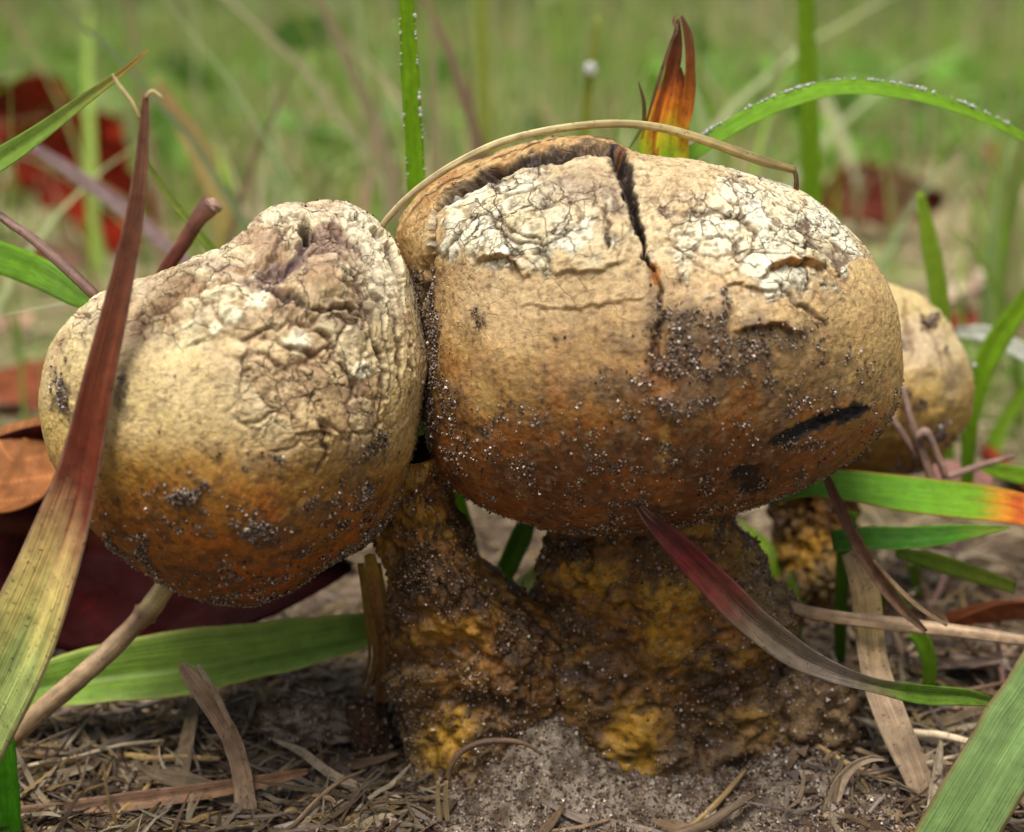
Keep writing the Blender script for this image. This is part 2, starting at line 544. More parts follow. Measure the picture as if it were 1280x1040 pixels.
# ------------------------------------------------------------------ mushrooms
def seg_dist(px, py, poly):
    best = np.full(len(px), 1e9); bt = np.zeros(len(px))
    L = [math.dist(a, b) for a, b in zip(poly[:-1], poly[1:])]
    tot = sum(L); acc = 0
    for (a, b), l in zip(zip(poly[:-1], poly[1:]), L):
        dx, dy = b[0] - a[0], b[1] - a[1]
        t = np.clip(((px - a[0]) * dx + (py - a[1]) * dy) / (l * l), 0, 1)
        d = np.hypot(px - a[0] - t * dx, py - a[1] - t * dy)
        m_ = d < best
        best = np.where(m_, d, best); bt = np.where(m_, (acc + t * l) / tot, bt)
        acc += l
    return best, bt

class Skin:
    """height (cm) and colour over a cap; positions are in the photograph's pixel scale on the cap's face"""
    def __init__(self, P, px, py, front):
        self.P, self.front = P, front
        self.px0, self.py0 = px, py
        self.px = px + 6 * fbm(P * 2.2, 3, 71) + 3.2 * noise(P * 7, 75) + 2.0 * noise(P * 15, 72)
        self.py = py + 6 * fbm(P * 2.2 + 9, 3, 73) + 3.2 * noise(P * 7 + 3, 76) + 2.0 * noise(P * 15 + 5, 74)
        self.h = np.zeros(len(px))
        self.c = None
        self.sand = np.zeros(len(px))
        self.crackle = np.full(len(px), 0.12)
    def groove(self, poly, w, depth, tone=None, k=0.9, lip=0.3, taper=True, w2=None):
        d, t = seg_dist(self.px, self.py, poly)
        tp = np.sqrt(np.clip(4 * t * (1 - t), 0, 1)) if taper else 1.0
        ww = w * (0.35 + 0.65 * tp) if w2 is None else w + (w2 - w) * t
        g = np.exp(-(d / ww) ** 4) * self.front
        self.h -= depth * g * (0.3 + 0.7 * tp)
        if lip:
            self.h += lip * depth * np.exp(-((d - 1.9 * ww) / (0.9 * ww)) ** 2) * self.front * tp
        if tone is not None:
            self.c = mix(self.c, lin(tone), np.exp(-(d / (ww * 0.95)) ** 4) * k * self.front)
    def spot(self, x, y, rx, ry, tone=None, k=0.8, dh=0.0, sand=0.0, rough=0.5, hard=0.5):
        n = fbm(self.P * 4.5 + x * 0.1, 3, 81)
        d = np.hypot((self.px - x) / rx, (self.py - y) / ry) + rough * n
        g = smooth(1.0 + hard * 0.5, 1.0 - hard, d) * self.front
        if tone is not None:
            self.c = mix(self.c, lin(tone), g * k)
        self.h += dh * g
        self.sand = np.maximum(self.sand, g * sand)
        return g
    def flap(self, poly, H, L, tone=None, k=0.85, band=5):
        xs = [p[0] for p in poly]; ys = [p[1] for p in poly]
        f = np.interp(self.px, xs, ys)
        dy = self.py - f
        u = np.clip((self.px - xs[0]) / (xs[-1] - xs[0]), 0, 1)
        tp = np.sqrt(np.clip(4 * u * (1 - u), 0, 1)) * ((self.px > xs[0]) & (self.px < xs[-1]))
        up = np.exp(np.minimum(dy, 0) / L) * smooth(1.5, -1.5, dy)
        self.h += H * up * tp * self.front
        self.h -= 0.35 * H * np.exp(-np.maximum(dy, 0) / (0.35 * L)) * smooth(-1.5, 1.5, dy) * tp * self.front
        if tone is not None:
            self.c = mix(self.c, lin(tone), smooth(band, band * 0.4, np.abs(dy - 1)) * tp * k * self.front)

def cap_body(center_px, y0, outline, depth_f, depth_b, q, tilt=0.0):
    cx, cy = center_px
    C = at(cx, cy, y0)
    D = (C - CAM) @ FWD
    sc = K * D                                        # cm per pixel at the centre
    O = np.array(outline, float)
    dx, dy = (O[:, 0] - cx) * sc * 0.985, -(O[:, 1] - cy) * sc * 0.985
    th = np.arctan2(dy, dx); r = np.hypot(dx, dy)
    o = np.argsort(th); th, r = th[o], r[o]
    TH = np.linspace(-math.pi, math.pi, 721)
    R = np.interp(TH, np.concatenate([th - 2 * math.pi, th, th + 2 * math.pi]), np.tile(r, 3))
    def circ_smooth(R, w):
        k = np.exp(-0.5 * (np.arange(-3 * w, 3 * w + 1) / w) ** 2); k /= k.sum()
        Rp = np.concatenate([R[-1 - 3 * w:-1], R, R[1:3 * w + 1]])
        return np.convolve(Rp, k, 'valid')
    R1, R2 = circ_smooth(R, 4), circ_smooth(R, 55)
    g = np.linspace(-1, 1, q)
    A, B = np.meshgrid(g, g)
    a, b = A.ravel(), B.ravel()
    big = np.abs(a) > np.abs(b)
    rho = np.where(big, np.abs(a), np.abs(b))
    with np.errstate(divide='ignore', invalid='ignore'):
        ta = np.where(a >= 0, 0, math.pi) + (math.pi / 4) * np.nan_to_num(b / a)
        tb = np.where(b >= 0, math.pi / 2, -math.pi / 2) - (math.pi / 4) * np.nan_to_num(a / b)
    theta = np.where(big, ta, tb)
    theta = (theta + math.pi) % (2 * math.pi) - math.pi
    phi = np.where(rho < 0.76, rho / 0.76 * 0.56 * math.pi, 0.56 * math.pi + (rho - 0.76) / 0.24 * 0.4399 * math.pi)
    sn, cs = np.sin(phi), np.cos(phi)
    rr = mix(np.interp(theta, TH, R2), np.interp(theta, TH, R1), sn ** 4)
    u, v = rr * sn * np.cos(theta), rr * sn * np.sin(theta)
    w = -np.where(cs > 0, depth_f, depth_b) * np.sign(cs) * np.abs(cs) ** 0.9
    P = C + u[:, None] * RIT + v[:, None] * UPV + w[:, None] * FWD
    return P, cs

def grid_normals(P, q):
    G = P.reshape(q, q, 3)
    return unit(np.cross(np.gradient(G, axis=1), np.gradient(G, axis=0))).reshape(-1, 3)

def finish_cap(name, P, N, sk, q, parent, n_grain, grain_size, seed):
    V = P + N * sk.h[:, None]
    F = grid_faces(q, q)
    cap = obj(name, V, F, M['skin'], parent=parent, cols=np.clip(sk.c * np.array([0.96, 1.01, 1.0]), 0.004, 0.88))
    at_ = cap.data.attributes.new('crackle', 'FLOAT', 'POINT')
    at_.data.foreach_set('value', np.clip(sk.crackle, 0, 1).astype(np.float32))
    r = np.random.default_rng(seed)
    cl = fbm(P * 3.1, 4, seed + 5) + 0.5 * fbm(P * 9, 2, seed + 6)
    w = np.clip(sk.sand, 0, None) ** 1.2 * (0.035 + 1.4 * smooth(-0.02, 0.36, cl + 0.9 * sk.sand - 0.47) + 0.5 * smooth(0.25, 0.02, sk.cs))
    w = w * (sk.cs > -0.25)
    idx = r.choice(len(V), n_grain, p=w / w.sum())
    grains("sand_grains", V[idx] + r.normal(0, 0.012, (n_grain, 3)), N[idx], grain_size, parent=cap, seed=seed + 1, jitter=0.75, dark=0.2)
    return cap

def left_cap(parent, q=560):
    outline = [(385,254),(420,254),(448,257),(470,273),(492,298),(512,330),(525,360),(533,400),(537,440),(533,490),(525,540),(510,590),(490,640),(460,675),(430,697),(400,717),(370,737),(330,751),(280,756),(235,744),(205,724),(170,697),(135,667),(112,640),(92,600),(72,570),(60,530),(57,490),(66,450),(83,415),(108,386),(138,366),(165,356),(200,348),(235,339),(270,325),(300,305),(325,284),(345,266),(362,256)]
    P, cs = cap_body((305, 515), -1.0, outline, 3.1, 2.9, q)
    N = grid_normals(P, q)
    px, py = to_px(P)
    s = Skin(P, px, py, smooth(-0.15, 0.1, cs)); s.cs = cs
    n1, n2 = fbm(P * 0.9, 4, 101), fbm(P * 4, 4, 102)
    g = s.py + 38 * n1 + 22 * n2 - 0.06 * (s.px - 300)
    s.c = ramp([(250, (236, 220, 186)), (360, (226, 206, 164)), (470, (208, 182, 128)), (545, (196, 162, 98)), (600, (168, 122, 52)), (660, (148, 90, 28)), (730, (124, 70, 22))], g)
    s.c = mix(s.c, lin((208, 184, 128)), smooth(140, 40, np.abs(s.px - 200)) * smooth(90, 20, np.abs(s.py - 490)) * 0.6)
    s.c = mix(s.c, lin((214, 186, 146)), smooth(-0.1, 0.5, n1) * 0.5 * smooth(600, 500, s.py))
    # broad form: a pinched, folded crown
    s.h += 0.10 * fbm(P * 0.8, 2, 103)
    s.h -= 0.42 * np.exp(-(((s.px0 - 335) / 46) ** 2 + ((s.py0 - 330) / 34) ** 2)) * s.front
    s.h += 0.32 * np.exp(-(((s.px0 - 398) / 40) ** 2 + ((s.py0 - 352) / 34) ** 2)) * s.front
    s.h -= 0.10 * np.exp(-(((s.px0 - 250) / 80) ** 2 + ((s.py0 - 420) / 22) ** 2)) * s.front
    # crackled plates
    wp = P + 0.10 * np.stack([fbm(P * 2.5, 2, 104), fbm(P * 2.5 + 4, 2, 105), fbm(P * 2.5 + 8, 2, 106)], 1)
    ang = math.radians(35)
    wp = P + 0.22 * np.stack([fbm(P * 1.6, 4, 104), fbm(P * 1.6 + 4, 4, 105), fbm(P * 1.6 + 8, 4, 106)], 1)
    wq = np.column_stack([wp[:, 0] * 0.88 + wp[:, 2] * 0.47, wp[:, 1], -wp[:, 0] * 0.47 + wp[:, 2] * 0.88])
    f1, e1, id1 = worley(wq * np.array([2.6, 2.2, 1.75]), 107)
    f2, e2, id2 = worley(wq * np.array([6.2, 5.5, 4.4]) + 3, 108)
    come = smooth(-0.35, 0.25, fbm(P * 1.3, 3, 112))
    region = smooth(270, 350, s.px + 0.3 * (480 - s.py) + 40 * n1) * smooth(625, 500, s.py + 45 * n2)
    region = np.maximum(region, smooth(450, 395, s.py + 25 * n2) * 0.9) * s.front
    region = region * (1 - 0.9 * smooth(440, 490, s.px + 0.1 * (400 - s.py)))
    crack1 = smooth(0.13, 0.01, e1 + 0.10 * n2) * (0.15 + 0.85 * come); crack2 = smooth(0.12, 0.02, e2 + 0.10 * n2) * smooth(-0.1, 0.3, fbm(P * 1.9, 3, 113))
    ridg = smooth(0.045, 0.0, np.abs(fbm(wq * np.array([2.2, 2, 1.2]), 4, 114)))
    s.h += region * (0.05 * (id1 - 0.4) * smooth(0.0, 0.12, e1) + 0.025 * smooth(0.0, 0.35, e1) - 0.05 * crack1 + 0.012 * (id2 - 0.5) - 0.016 * crack2 - 0.045 * ridg)
    s.crackle = np.maximum(0.15 * smooth(600, 500, s.py), region * (0.55 + 0.45 * smooth(-0.3, 0.3, n1)))
    plate = np.where(id1[:, None] > 0.68, lin((234, 214, 178)), np.where(id1[:, None] > 0.34, lin((208, 178, 136)), lin((186, 148, 116))))
    s.c = mix(s.c, plate, region * 0.42)
    s.c = mix(s.c, lin((92, 60, 44)), np.maximum(crack1, 0.9 * ridg) * region * 0.85)
    s.c = mix(s.c, lin((140, 100, 72)), crack2 * region * 0.45)
    mott = fbm(P * 2.2, 4, 115)
    s.c = mix(s.c, lin((150, 112, 90)), smooth(0.0, 0.35, mott) * 0.6 * region)
    s.c = mix(s.c, lin((168, 132, 98)), smooth(0.0, 0.4, fbm(P * 1.5 + 7, 4, 118)) * 0.45 * smooth(560, 420, s.py))
    fine = smooth(0.05, 0.0, np.abs(fbm(P * 3.3, 4, 116))) * smooth(640, 540, s.py)
    s.h -= 0.014 * fine
    s.c = mix(s.c, lin((150, 112, 68)), fine * 0.35)
    # wrinkles that run along the left slope
    q1 = np.column_stack([(s.px * 0.90 + -s.py * 0.42) / 52, (s.px * 0.42 + s.py * 0.90) / 9, P[:, 1] * 0.3])
    wr = fbm(q1, 3, 111)
    slope = smooth(60, 10, np.abs(s.py - (392 - (s.px - 165) * 0.36))) * smooth(150, 190, s.px) * smooth(400, 330, s.px) * s.front
    s.h += slope * 0.11 * wr
    s.c = mix(s.c, lin((150, 112, 74)), slope * smooth(0.0, -0.3, wr) * 0.8)
    s.c = mix(s.c, lin((238, 224, 190)), slope * smooth(0.05, 0.35, wr) * 0.5)
    # folds that sweep over the right shoulder
    for k in range(4):
        o = k * 20
        poly = [(392 + o * .15, 262 + o * .55), (430 - o * .25, 268 + o * .9), (470 - o * .55, 305 + o * .85), (500 - o * .7, 360 + o * .6), (516 - o * .7, 430 + o * .4), (514 - o * .7, 490 + o * .2)]
        s.groove(poly, 3.6 if k % 2 else 2.8, 0.05 if k % 2 else 0.075, (98, 68, 48), 0.75, 0.4)
    s.groove([(440, 268), (468, 288), (490, 322), (506, 362)], 6, 0.16, (66, 46, 40), 0.9, 0.35)
    s.c = mix(s.c, lin((240, 224, 196)), smooth(34, 8, np.abs(s.px - (470 + 0.35 * (s.py - 330)))) * smooth(440, 340, s.py) * 0.5)
    # violet-brown hollow below the torn mouth
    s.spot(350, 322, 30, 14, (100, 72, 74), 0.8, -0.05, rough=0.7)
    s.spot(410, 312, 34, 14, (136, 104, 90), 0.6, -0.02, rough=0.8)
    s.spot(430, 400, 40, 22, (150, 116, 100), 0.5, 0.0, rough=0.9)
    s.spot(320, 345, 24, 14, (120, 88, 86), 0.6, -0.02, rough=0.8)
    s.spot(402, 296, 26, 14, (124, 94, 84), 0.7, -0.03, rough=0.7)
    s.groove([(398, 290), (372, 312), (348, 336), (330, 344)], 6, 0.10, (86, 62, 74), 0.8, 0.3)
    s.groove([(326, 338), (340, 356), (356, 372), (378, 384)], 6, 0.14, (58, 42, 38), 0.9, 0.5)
    s.groove([(372, 322), (396, 318), (424, 330), (444, 356), (450, 384)], 4, 0.05, (120, 90, 74), 0.6, 0.6)
    s.groove([(408, 262), (420, 290), (446, 316), (470, 352), (484, 400)], 3.2, 0.06, (84, 56, 40), 0.85, 0.5)
    s.groove([(300, 330), (318, 322), (340, 304), (362, 282)], 3.4, 0.06, (90, 62, 46), 0.85, 0.5)
    s.groove([(372, 388), (400, 392), (430, 388), (452, 396)], 3.0, 0.06, (84, 56, 42), 0.85, 0.5)
    s.groove([(300, 420), (330, 408), (350, 412), (366, 404)], 2.6, 0.05, (96, 66, 48), 0.8, 0.5)
    s.groove([(410, 440), (432, 462), (440, 492), (452, 520)], 2.8, 0.05, (90, 60, 44), 0.8, 0.5)
    s.groove([(462, 420), (476, 456), (480, 500), (472, 540)], 2.6, 0.05, (90, 60, 44), 0.8, 0.5)
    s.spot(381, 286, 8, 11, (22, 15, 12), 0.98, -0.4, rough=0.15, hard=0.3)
    s.spot(398, 358, 26, 16, (168, 128, 92), 0.6, 0.02)
    for x, y, r in [(322, 372, 17), (290, 392, 14), (268, 408, 11), (448, 462, 15), (372, 428, 20)]:
        s.spot(x, y, r, r * 0.85, (240, 228, 196), 0.8, 0.05, rough=0.35, hard=0.35)
    s.groove([(345, 425), (362, 438), (385, 440), (410, 452)], 3.5, 0.05, (98, 66, 48), 0.8)
    s.groove([(400, 530), (404, 560), (396, 596)], 3, 0.05, (92, 62, 42), 0.8)
    s.flap([(352, 556), (372, 538), (398, 534), (420, 546)], 0.05, 16, (120, 82, 50), 0.6)
    # dirt and sand
    s.sand = np.maximum(s.sand, smooth(570, 690, s.py + 40 * n1 + 30 * n2) * 0.42)
    s.sand = np.maximum(s.sand, smooth(0.15, 0.5, n2) * 0.12 * smooth(400, 560, s.py))
    s.c = mix(s.c, lin((84, 54, 28)), smooth(0.0, 0.4, n2 + 0.3 * n1) * smooth(570, 660, s.py) * 0.7)
    s.c = mix(s.c, lin((170, 88, 18)), smooth(0.1, 0.4, fbm(P * 2, 3, 117)) * smooth(580, 650, s.py) * 0.6)
    lowm = smooth(540, 640, s.py + 40 * n1)
    s.c = mix(s.c, lin((66, 42, 22)), smooth(0.1, 0.32, fbm(P * 7, 3, 132)) * lowm * 0.55)
    for x, y, a, b, k in [(235, 620, 28, 22, .85), (76, 488, 14, 30, .8), (320, 668, 34, 22, .6), (330, 580, 30, 18, .45), (450, 610, 26, 30, .55), (360, 660, 24, 18, .5), (400, 640, 40, 20, .35), (155, 505, 10, 40, .6), (470, 560, 18, 26, .4), (270, 560, 18, 10, .35)]:
        s.spot(x, y, a, b, (74, 58, 46), k, 0.015, sand=0.95 * k + 0.15, rough=0.9)
    s.sand = np.maximum(s.sand, 0.10 * smooth(0.4, 0.0, cs) * s.front)
    s.sand = np.maximum(s.sand, 0.03)
    s.h += 0.014 * n2 + 0.005 * noise(P * 16, 119) + 0.005 * noise(P * 26, 120)
    speck = smooth(0.45, 0.7, noise(P * 14, 121))
    s.c = mix(s.c, lin((96, 68, 46)), speck * 0.45)
    s.c = s.c * (1 + 0.14 * n2 + 0.10 * noise(P * 9, 122))[:, None]
    return finish_cap("cap", P, N, s, q, parent, 18000, 0.0118, 130)

def right_cap(parent, q=580):
    outline = [(489,292),(508,260),(540,231),(580,204),(620,189),(660,180),(710,176),(750,178),(790,190),(830,205),(870,214),(915,224),(960,234),(1000,249),(1035,271),(1065,299),(1092,335),(1112,375),(1122,420),(1124,460),(1117,505),(1097,545),(1062,577),(1020,602),(975,622),(930,637),(880,647),(820,657),(760,667),(700,665),(650,652),(600,635),(565,615),(545,595),(532,560),(528,500),(525,450),(522,400),(513,350),(498,320)]
    P, cs = cap_body((818, 420), 0.3, outline, 3.5, 3.4, q)
    N = grid_normals(P, q)
    px, py = to_px(P)
    s = Skin(P, px, py, smooth(-0.2, 0.1, cs)); s.cs = cs
    n1, n2 = fbm(P * 0.9, 4, 201), fbm(P * 4, 4, 202)
    g = s.py + 34 * n1 + 26 * n2
    s.c = ramp([(180, (214, 186, 140)), (260, (224, 204, 160)), (350, (206, 176, 132)), (440, (186, 146, 92)), (510, (160, 112, 54)), (560, (132, 80, 32)), (610, (112, 62, 24)), (660, (92, 52, 22))], g)
    s.c = mix(s.c, lin((206, 170, 110)), smooth(1000, 1080, s.px) * smooth(560, 470, s.py) * 0.7)
    s.c = mix(s.c, lin((196, 146, 78)), smooth(600, 540, s.px) * smooth(560, 300, s.py) * 0.6)
    # broad form: two lobes with a saddle where the skin has split
    s.h += 0.10 * fbm(P * 0.7, 2, 203)
    s.h -= 0.14 * np.exp(-((s.px0 - (800 + 0.12 * (s.py0 - 250))) / 42) ** 2) * smooth(520, 260, s.py0) * s.front
    s.h += 0.16 * np.exp(-(((s.px0 - 690) / 90) ** 2 + ((s.py0 - 290) / 50) ** 2)) * s.front
    # pale outer skin in crackled sheets
    wp = P + 0.35 * np.stack([fbm(P * 1.5, 4, 204), fbm(P * 1.5 + 4, 4, 205), fbm(P * 1.5 + 8, 4, 206)], 1)
    f1, e1, id1 = worley(wp * np.array([1.25, 1.3, 1.7]), 207)
    f2, e2, id2 = worley(wp * np.array([4.2, 4.2, 4.8]) + 3, 208)
    d1 = np.hypot((s.px - 655) / 112, (s.py - 276) / 64)
    d2 = np.hypot((s.px - 955) / 132, (s.py - 287) / 76)
    white = np.maximum(smooth(1.10, 0.86, d1 + 0.42 * n2 + 0.2 * n1), smooth(1.10, 0.88, d2 + 0.42 * n2 + 0.2 * n1)) * s.front
    ag = np.column_stack([(s.px * -0.5 + s.py * 0.86) / 34, (s.px * 0.86 + s.py * 0.5) / 8, P[:, 1] * 0.2])
    fine = fbm(ag, 3, 209)
    ridg = smooth(0.035, 0.0, np.abs(fbm(wp * 2.0, 4, 211))) * smooth(-0.25, 0.15, fbm(P * 1.4, 3, 212))
    crack1 = np.maximum(smooth(0.07, 0.008, e1 + 0.07 * n2), ridg); crack2 = smooth(0.10, 0.02, e2 + 0.10 * n2) * smooth(-0.05, 0.35, n1 + fine)
    diag = smooth(760, 560, s.px) * smooth(0.12, 0.45, fine)
    s.h += white * (0.026 + 0.026 * (id1 - 0.5) - 0.04 * crack1 - 0.014 * crack2 - 0.016 * diag)
    s.c = mix(s.c, mix(lin((243, 234, 208)), lin((224, 202, 160)), np.clip(id1 * 0.7 + 0.8 * n2 + 0.3 * n1, 0, 1)), white * 0.9)
    s.c = mix(s.c, lin((98, 70, 46)), np.maximum(np.maximum(crack1 * 0.9, crack2 * 0.6), diag * 0.6) * white)
    scr = smooth(0.22, 0.5, fbm(np.column_stack([s.px / 5, s.py / 60, P[:, 1] * .3]), 3, 213))
    s.c = mix(s.c, lin((140, 100, 60)), scr * 0.3 * (1 - white))
    s.h -= 0.008 * scr * (1 - white)
    net = smooth(0.04, 0.0, np.abs(fbm(P * 3.4, 4, 214))) * smooth(470, 390, s.py) * (1 - white)
    s.h -= 0.012 * net
    s.c = mix(s.c, lin((140, 100, 64)), net * 0.4)
    s.c = mix(s.c, lin((170, 130, 92)), smooth(0.0, 0.4, fbm(P * 2.4, 4, 215)) * 0.45 * (1 - white))
    s.crackle = np.maximum(0.2 * smooth(480, 380, s.py), white)
    rim = white * (1 - white) * 4
    s.h -= 0.012 * rim
    s.c = mix(s.c, lin((130, 100, 64)), smooth(0.75, 1.0, rim) * 0.55)
    pits = smooth(0.5, 0.75, noise(P * 12, 210)) * smooth(420, 300, s.py)
    s.h -= pits * 0.02
    s.c = mix(s.c, lin((110, 82, 58)), pits * 0.65)
    grey = np.exp(-(((s.px - 730) / 62) ** 2 + ((s.py - 236) / 36) ** 2))
    s.c = mix(s.c, lin((150, 122, 98)), grey * 0.75)
    s.c = mix(s.c, lin((176, 140, 100)), np.exp(-(((s.px - 850) / 50) ** 2 + ((s.py - 240) / 30) ** 2)) * 0.6)
    # smooth bare skin where sheets have peeled
    for x, y, a, b in [(690, 365, 120, 26), (890, 345, 46, 34), (640, 395, 90, 40)]:
        s.spot(x, y, a, b, (206, 172, 128), 0.55, -0.01, rough=0.6)
    # folded and lifted edges
    s.flap([(596, 326), (612, 319), (632, 322), (648, 336), (662, 352)], 0.13, 20, (150, 104, 48), 0.85, 5)
    s.flap([(684, 334), (700, 342), (716, 340), (735, 343), (760, 334), (790, 318)], 0.06, 18, (140, 104, 66), 0.7, 3)
    s.flap([(944, 350), (962, 336), (986, 329), (1010, 328), (1030, 336)], 0.17, 18, (172, 110, 40), 0.95, 6)
    s.flap([(900, 336), (912, 356), (935, 360), (958, 368), (975, 362)], 0.06, 16, (130, 96, 60), 0.7, 3)
    s.flap([(920, 418), (942, 410), (972, 407), (1002, 416)], 0.15, 18, (138, 84, 34), 0.9, 6)
    s.flap([(640, 378), (700, 386), (760, 380), (810, 368)], 0.04, 16, (166, 124, 76), 0.5, 4)
    s.groove([(968, 352), (990, 376), (1010, 392), (1030, 410)], 3.0, 0.05, (88, 62, 44), 0.85)
    s.groove([(1008, 320), (1030, 336), (1046, 352)], 2.5, 0.04, (110, 80, 54), 0.7)
    s.groove([(757, 256), (760, 286), (757, 316)], 2.6, 0.05, (78, 54, 42), 0.85)
    s.groove([(723, 262), (727, 290), (724, 312)], 2.2, 0.04, (110, 80, 60), 0.7)
    s.groove([(778, 282), (777, 302), (770, 320)], 2.2, 0.03, (110, 80, 60), 0.6)
    s.groove([(630, 262), (632, 284), (650, 296), (672, 302), (684, 320), (690, 338)], 2.6, 0.045, (104, 78, 56), 0.85)
    s.groove([(622, 246), (656, 240), (690, 234), (716, 224)], 2.4, 0.04, (104, 78, 60), 0.7)
    s.groove([(855, 262), (900, 262), (930, 276), (944, 292), (940, 318), (925, 330)], 2.6, 0.045, (104, 78, 54), 0.85)
    s.groove([(980, 300), (1004, 312), (1012, 300), (1004, 276)], 2.4, 0.04, (112, 84, 58), 0.75)
    s.groove([(836, 296), (852, 310), (866, 320), (884, 334)], 2.6, 0.04, (112, 82, 60), 0.7)
    # the torn mouth: a crevice under the rear lip and a split between the lobes
    rear = smooth(6, -12, s.py - np.interp(s.px, [480, 548, 580, 620, 660, 700, 745, 790, 1300], [345, 264, 243, 219, 207, 199, 194, 190, 150])) * (s.px < 800)
    s.c = mix(s.c, mix(lin((200, 160, 104)), lin((160, 112, 64)), smooth(-0.2, 0.4, n2)), rear * 0.9)
    s.h += rear * (0.05 * fbm(P * 5, 3, 231) - 0.03 * net)
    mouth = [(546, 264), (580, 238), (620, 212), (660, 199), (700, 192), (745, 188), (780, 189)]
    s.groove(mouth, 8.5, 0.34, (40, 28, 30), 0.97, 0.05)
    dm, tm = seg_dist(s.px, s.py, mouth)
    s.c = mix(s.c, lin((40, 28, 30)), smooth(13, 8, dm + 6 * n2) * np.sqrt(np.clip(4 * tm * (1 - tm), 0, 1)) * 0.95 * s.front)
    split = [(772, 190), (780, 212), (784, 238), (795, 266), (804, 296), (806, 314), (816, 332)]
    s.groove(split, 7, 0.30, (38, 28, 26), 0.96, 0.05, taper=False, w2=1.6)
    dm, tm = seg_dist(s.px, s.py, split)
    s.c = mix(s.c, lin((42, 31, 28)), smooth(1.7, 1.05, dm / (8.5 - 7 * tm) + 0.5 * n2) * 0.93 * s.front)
    s.groove([(548, 264), (538, 300), (532, 340), (534, 380)], 6, 0.14, (92, 62, 42), 0.6, 0.1)
    s.groove([(814, 328), (824, 360), (826, 400), (822, 470)], 3.5, 0.10, (66, 44, 30), 0.8, 0.2)
    s.spot(818, 336, 7, 18, (176, 108, 30), 0.85, -0.01, rough=0.4)
    s.spot(778, 182, 6, 4, (150, 96, 50), 0.5)
    s.groove([(830, 270), (846, 264), (858, 274)], 4, 0.05, (134, 108, 96), 0.6)
    # dirt, sand and rusty stain
    s.c = mix(s.c, lin((104, 58, 22)), smooth(470, 600, s.py + 50 * n1 + 30 * n2) * 0.65)
    s.sand = np.maximum(s.sand, smooth(430, 540, s.py + 60 * n1 + 60 * n2) * 0.42)
    s.sand = np.maximum(s.sand, smooth(0.0, 0.5, n2) * 0.22 * smooth(360, 440, s.py))
    for x, y, a, b, k in [(905, 440, 110, 44, .95), (870, 395, 44, 30, .85), (840, 440, 46, 60, .85), (690, 540, 90, 40, .55), (960, 570, 90, 40, .5), (1060, 480, 40, 50, .4), (780, 580, 120, 40, .45), (590, 590, 50, 26, .45), (960, 450, 60, 40, .7), (1010, 500, 66, 40, .6), (850, 480, 60, 40, .8), (780, 480, 60, 30, .55), (720, 490, 60, 24, .5), (900, 510, 90, 40, .5), (596, 408, 10, 20, .75), (570, 500, 30, 40, .6), (700, 400, 60, 14, .3), (820, 380, 16, 40, .6), (665, 580, 18, 12, .8), (788, 526, 12, 8, .9), (855, 570, 40, 20, .5), (760, 420, 70, 20, .35), (620, 560, 60, 20, .4)]:
        s.spot(x, y, a, b, (78, 58, 44), k * 0.72, 0.02 * k, sand=k, rough=1.25, hard=0.95)
    lowm = smooth(400, 520, s.py + 40 * n1)
    s.c = mix(s.c, lin((54, 36, 22)), smooth(0.08, 0.3, fbm(P * 7, 3, 232)) * lowm * 0.5)
    s.c = mix(s.c, lin((156, 88, 22)), smooth(0.0, 0.35, fbm(P * 1.8, 3, 234)) * lowm * 0.45)
    s.c = mix(s.c, lin((150, 126, 100)), smooth(0.25, 0.5, fbm(P * 9 + 4, 2, 233)) * lowm * 0.35)
    s.spot(940, 598, 24, 18, (24, 17, 15), 0.97, -0.04, rough=0.6)
    s.spot(985, 548, 20, 10, (40, 30, 26), 0.9, 0, sand=0.8, rough=0.7)
    s.spot(830, 558, 7, 32, (184, 138, 66), 0.75, 0.0, rough=0.35)
    s.spot(606, 494, 16, 28, (196, 158, 96), 0.6, 0.0, rough=0.5)
    s.groove([(972, 550), (1000, 537), (1030, 525), (1058, 520), (1082, 508)], 6, 0.14, (20, 15, 16), 0.98, 0.1, taper=True)
    dm, tm = seg_dist(s.px, s.py, [(972, 550), (1000, 537), (1030, 525), (1058, 520), (1082, 508)])
    s.c = mix(s.c, lin((22, 17, 17)), smooth(10, 5.5, dm + 9 * n2) * 0.95 * s.front)
    lf = smooth(560, 538, s.px) * smooth(310, 360, s.py)
    s.c = mix(s.c, lin((58, 44, 38)), lf * smooth(-0.3, 0.2, n2) * 0.8)
    s.sand = np.maximum(s.sand, lf * 0.9)
    s.sand = np.maximum(s.sand, 0.14 * smooth(0.35, 0.0, cs) * s.front * smooth(350, 450, s.py))
    s.sand = np.maximum(s.sand, 0.03)
    s.sand *= smooth(0.9, 0.4, white * smooth(400, 360, s.py))
    s.h += 0.014 * n2 * (1 - 0.8 * white) + 0.005 * noise(P * 16, 219) + 0.005 * noise(P * 26, 220)
    speck = smooth(0.45, 0.7, noise(P * 15, 221))
    s.c = mix(s.c, lin((92, 62, 40)), speck * 0.5)
    s.c = s.c * (1 + 0.14 * n2 + 0.10 * noise(P * 9, 222))[:, None]
    return finish_cap("cap", P, N, s, q, parent, 44000, 0.0112, 230)

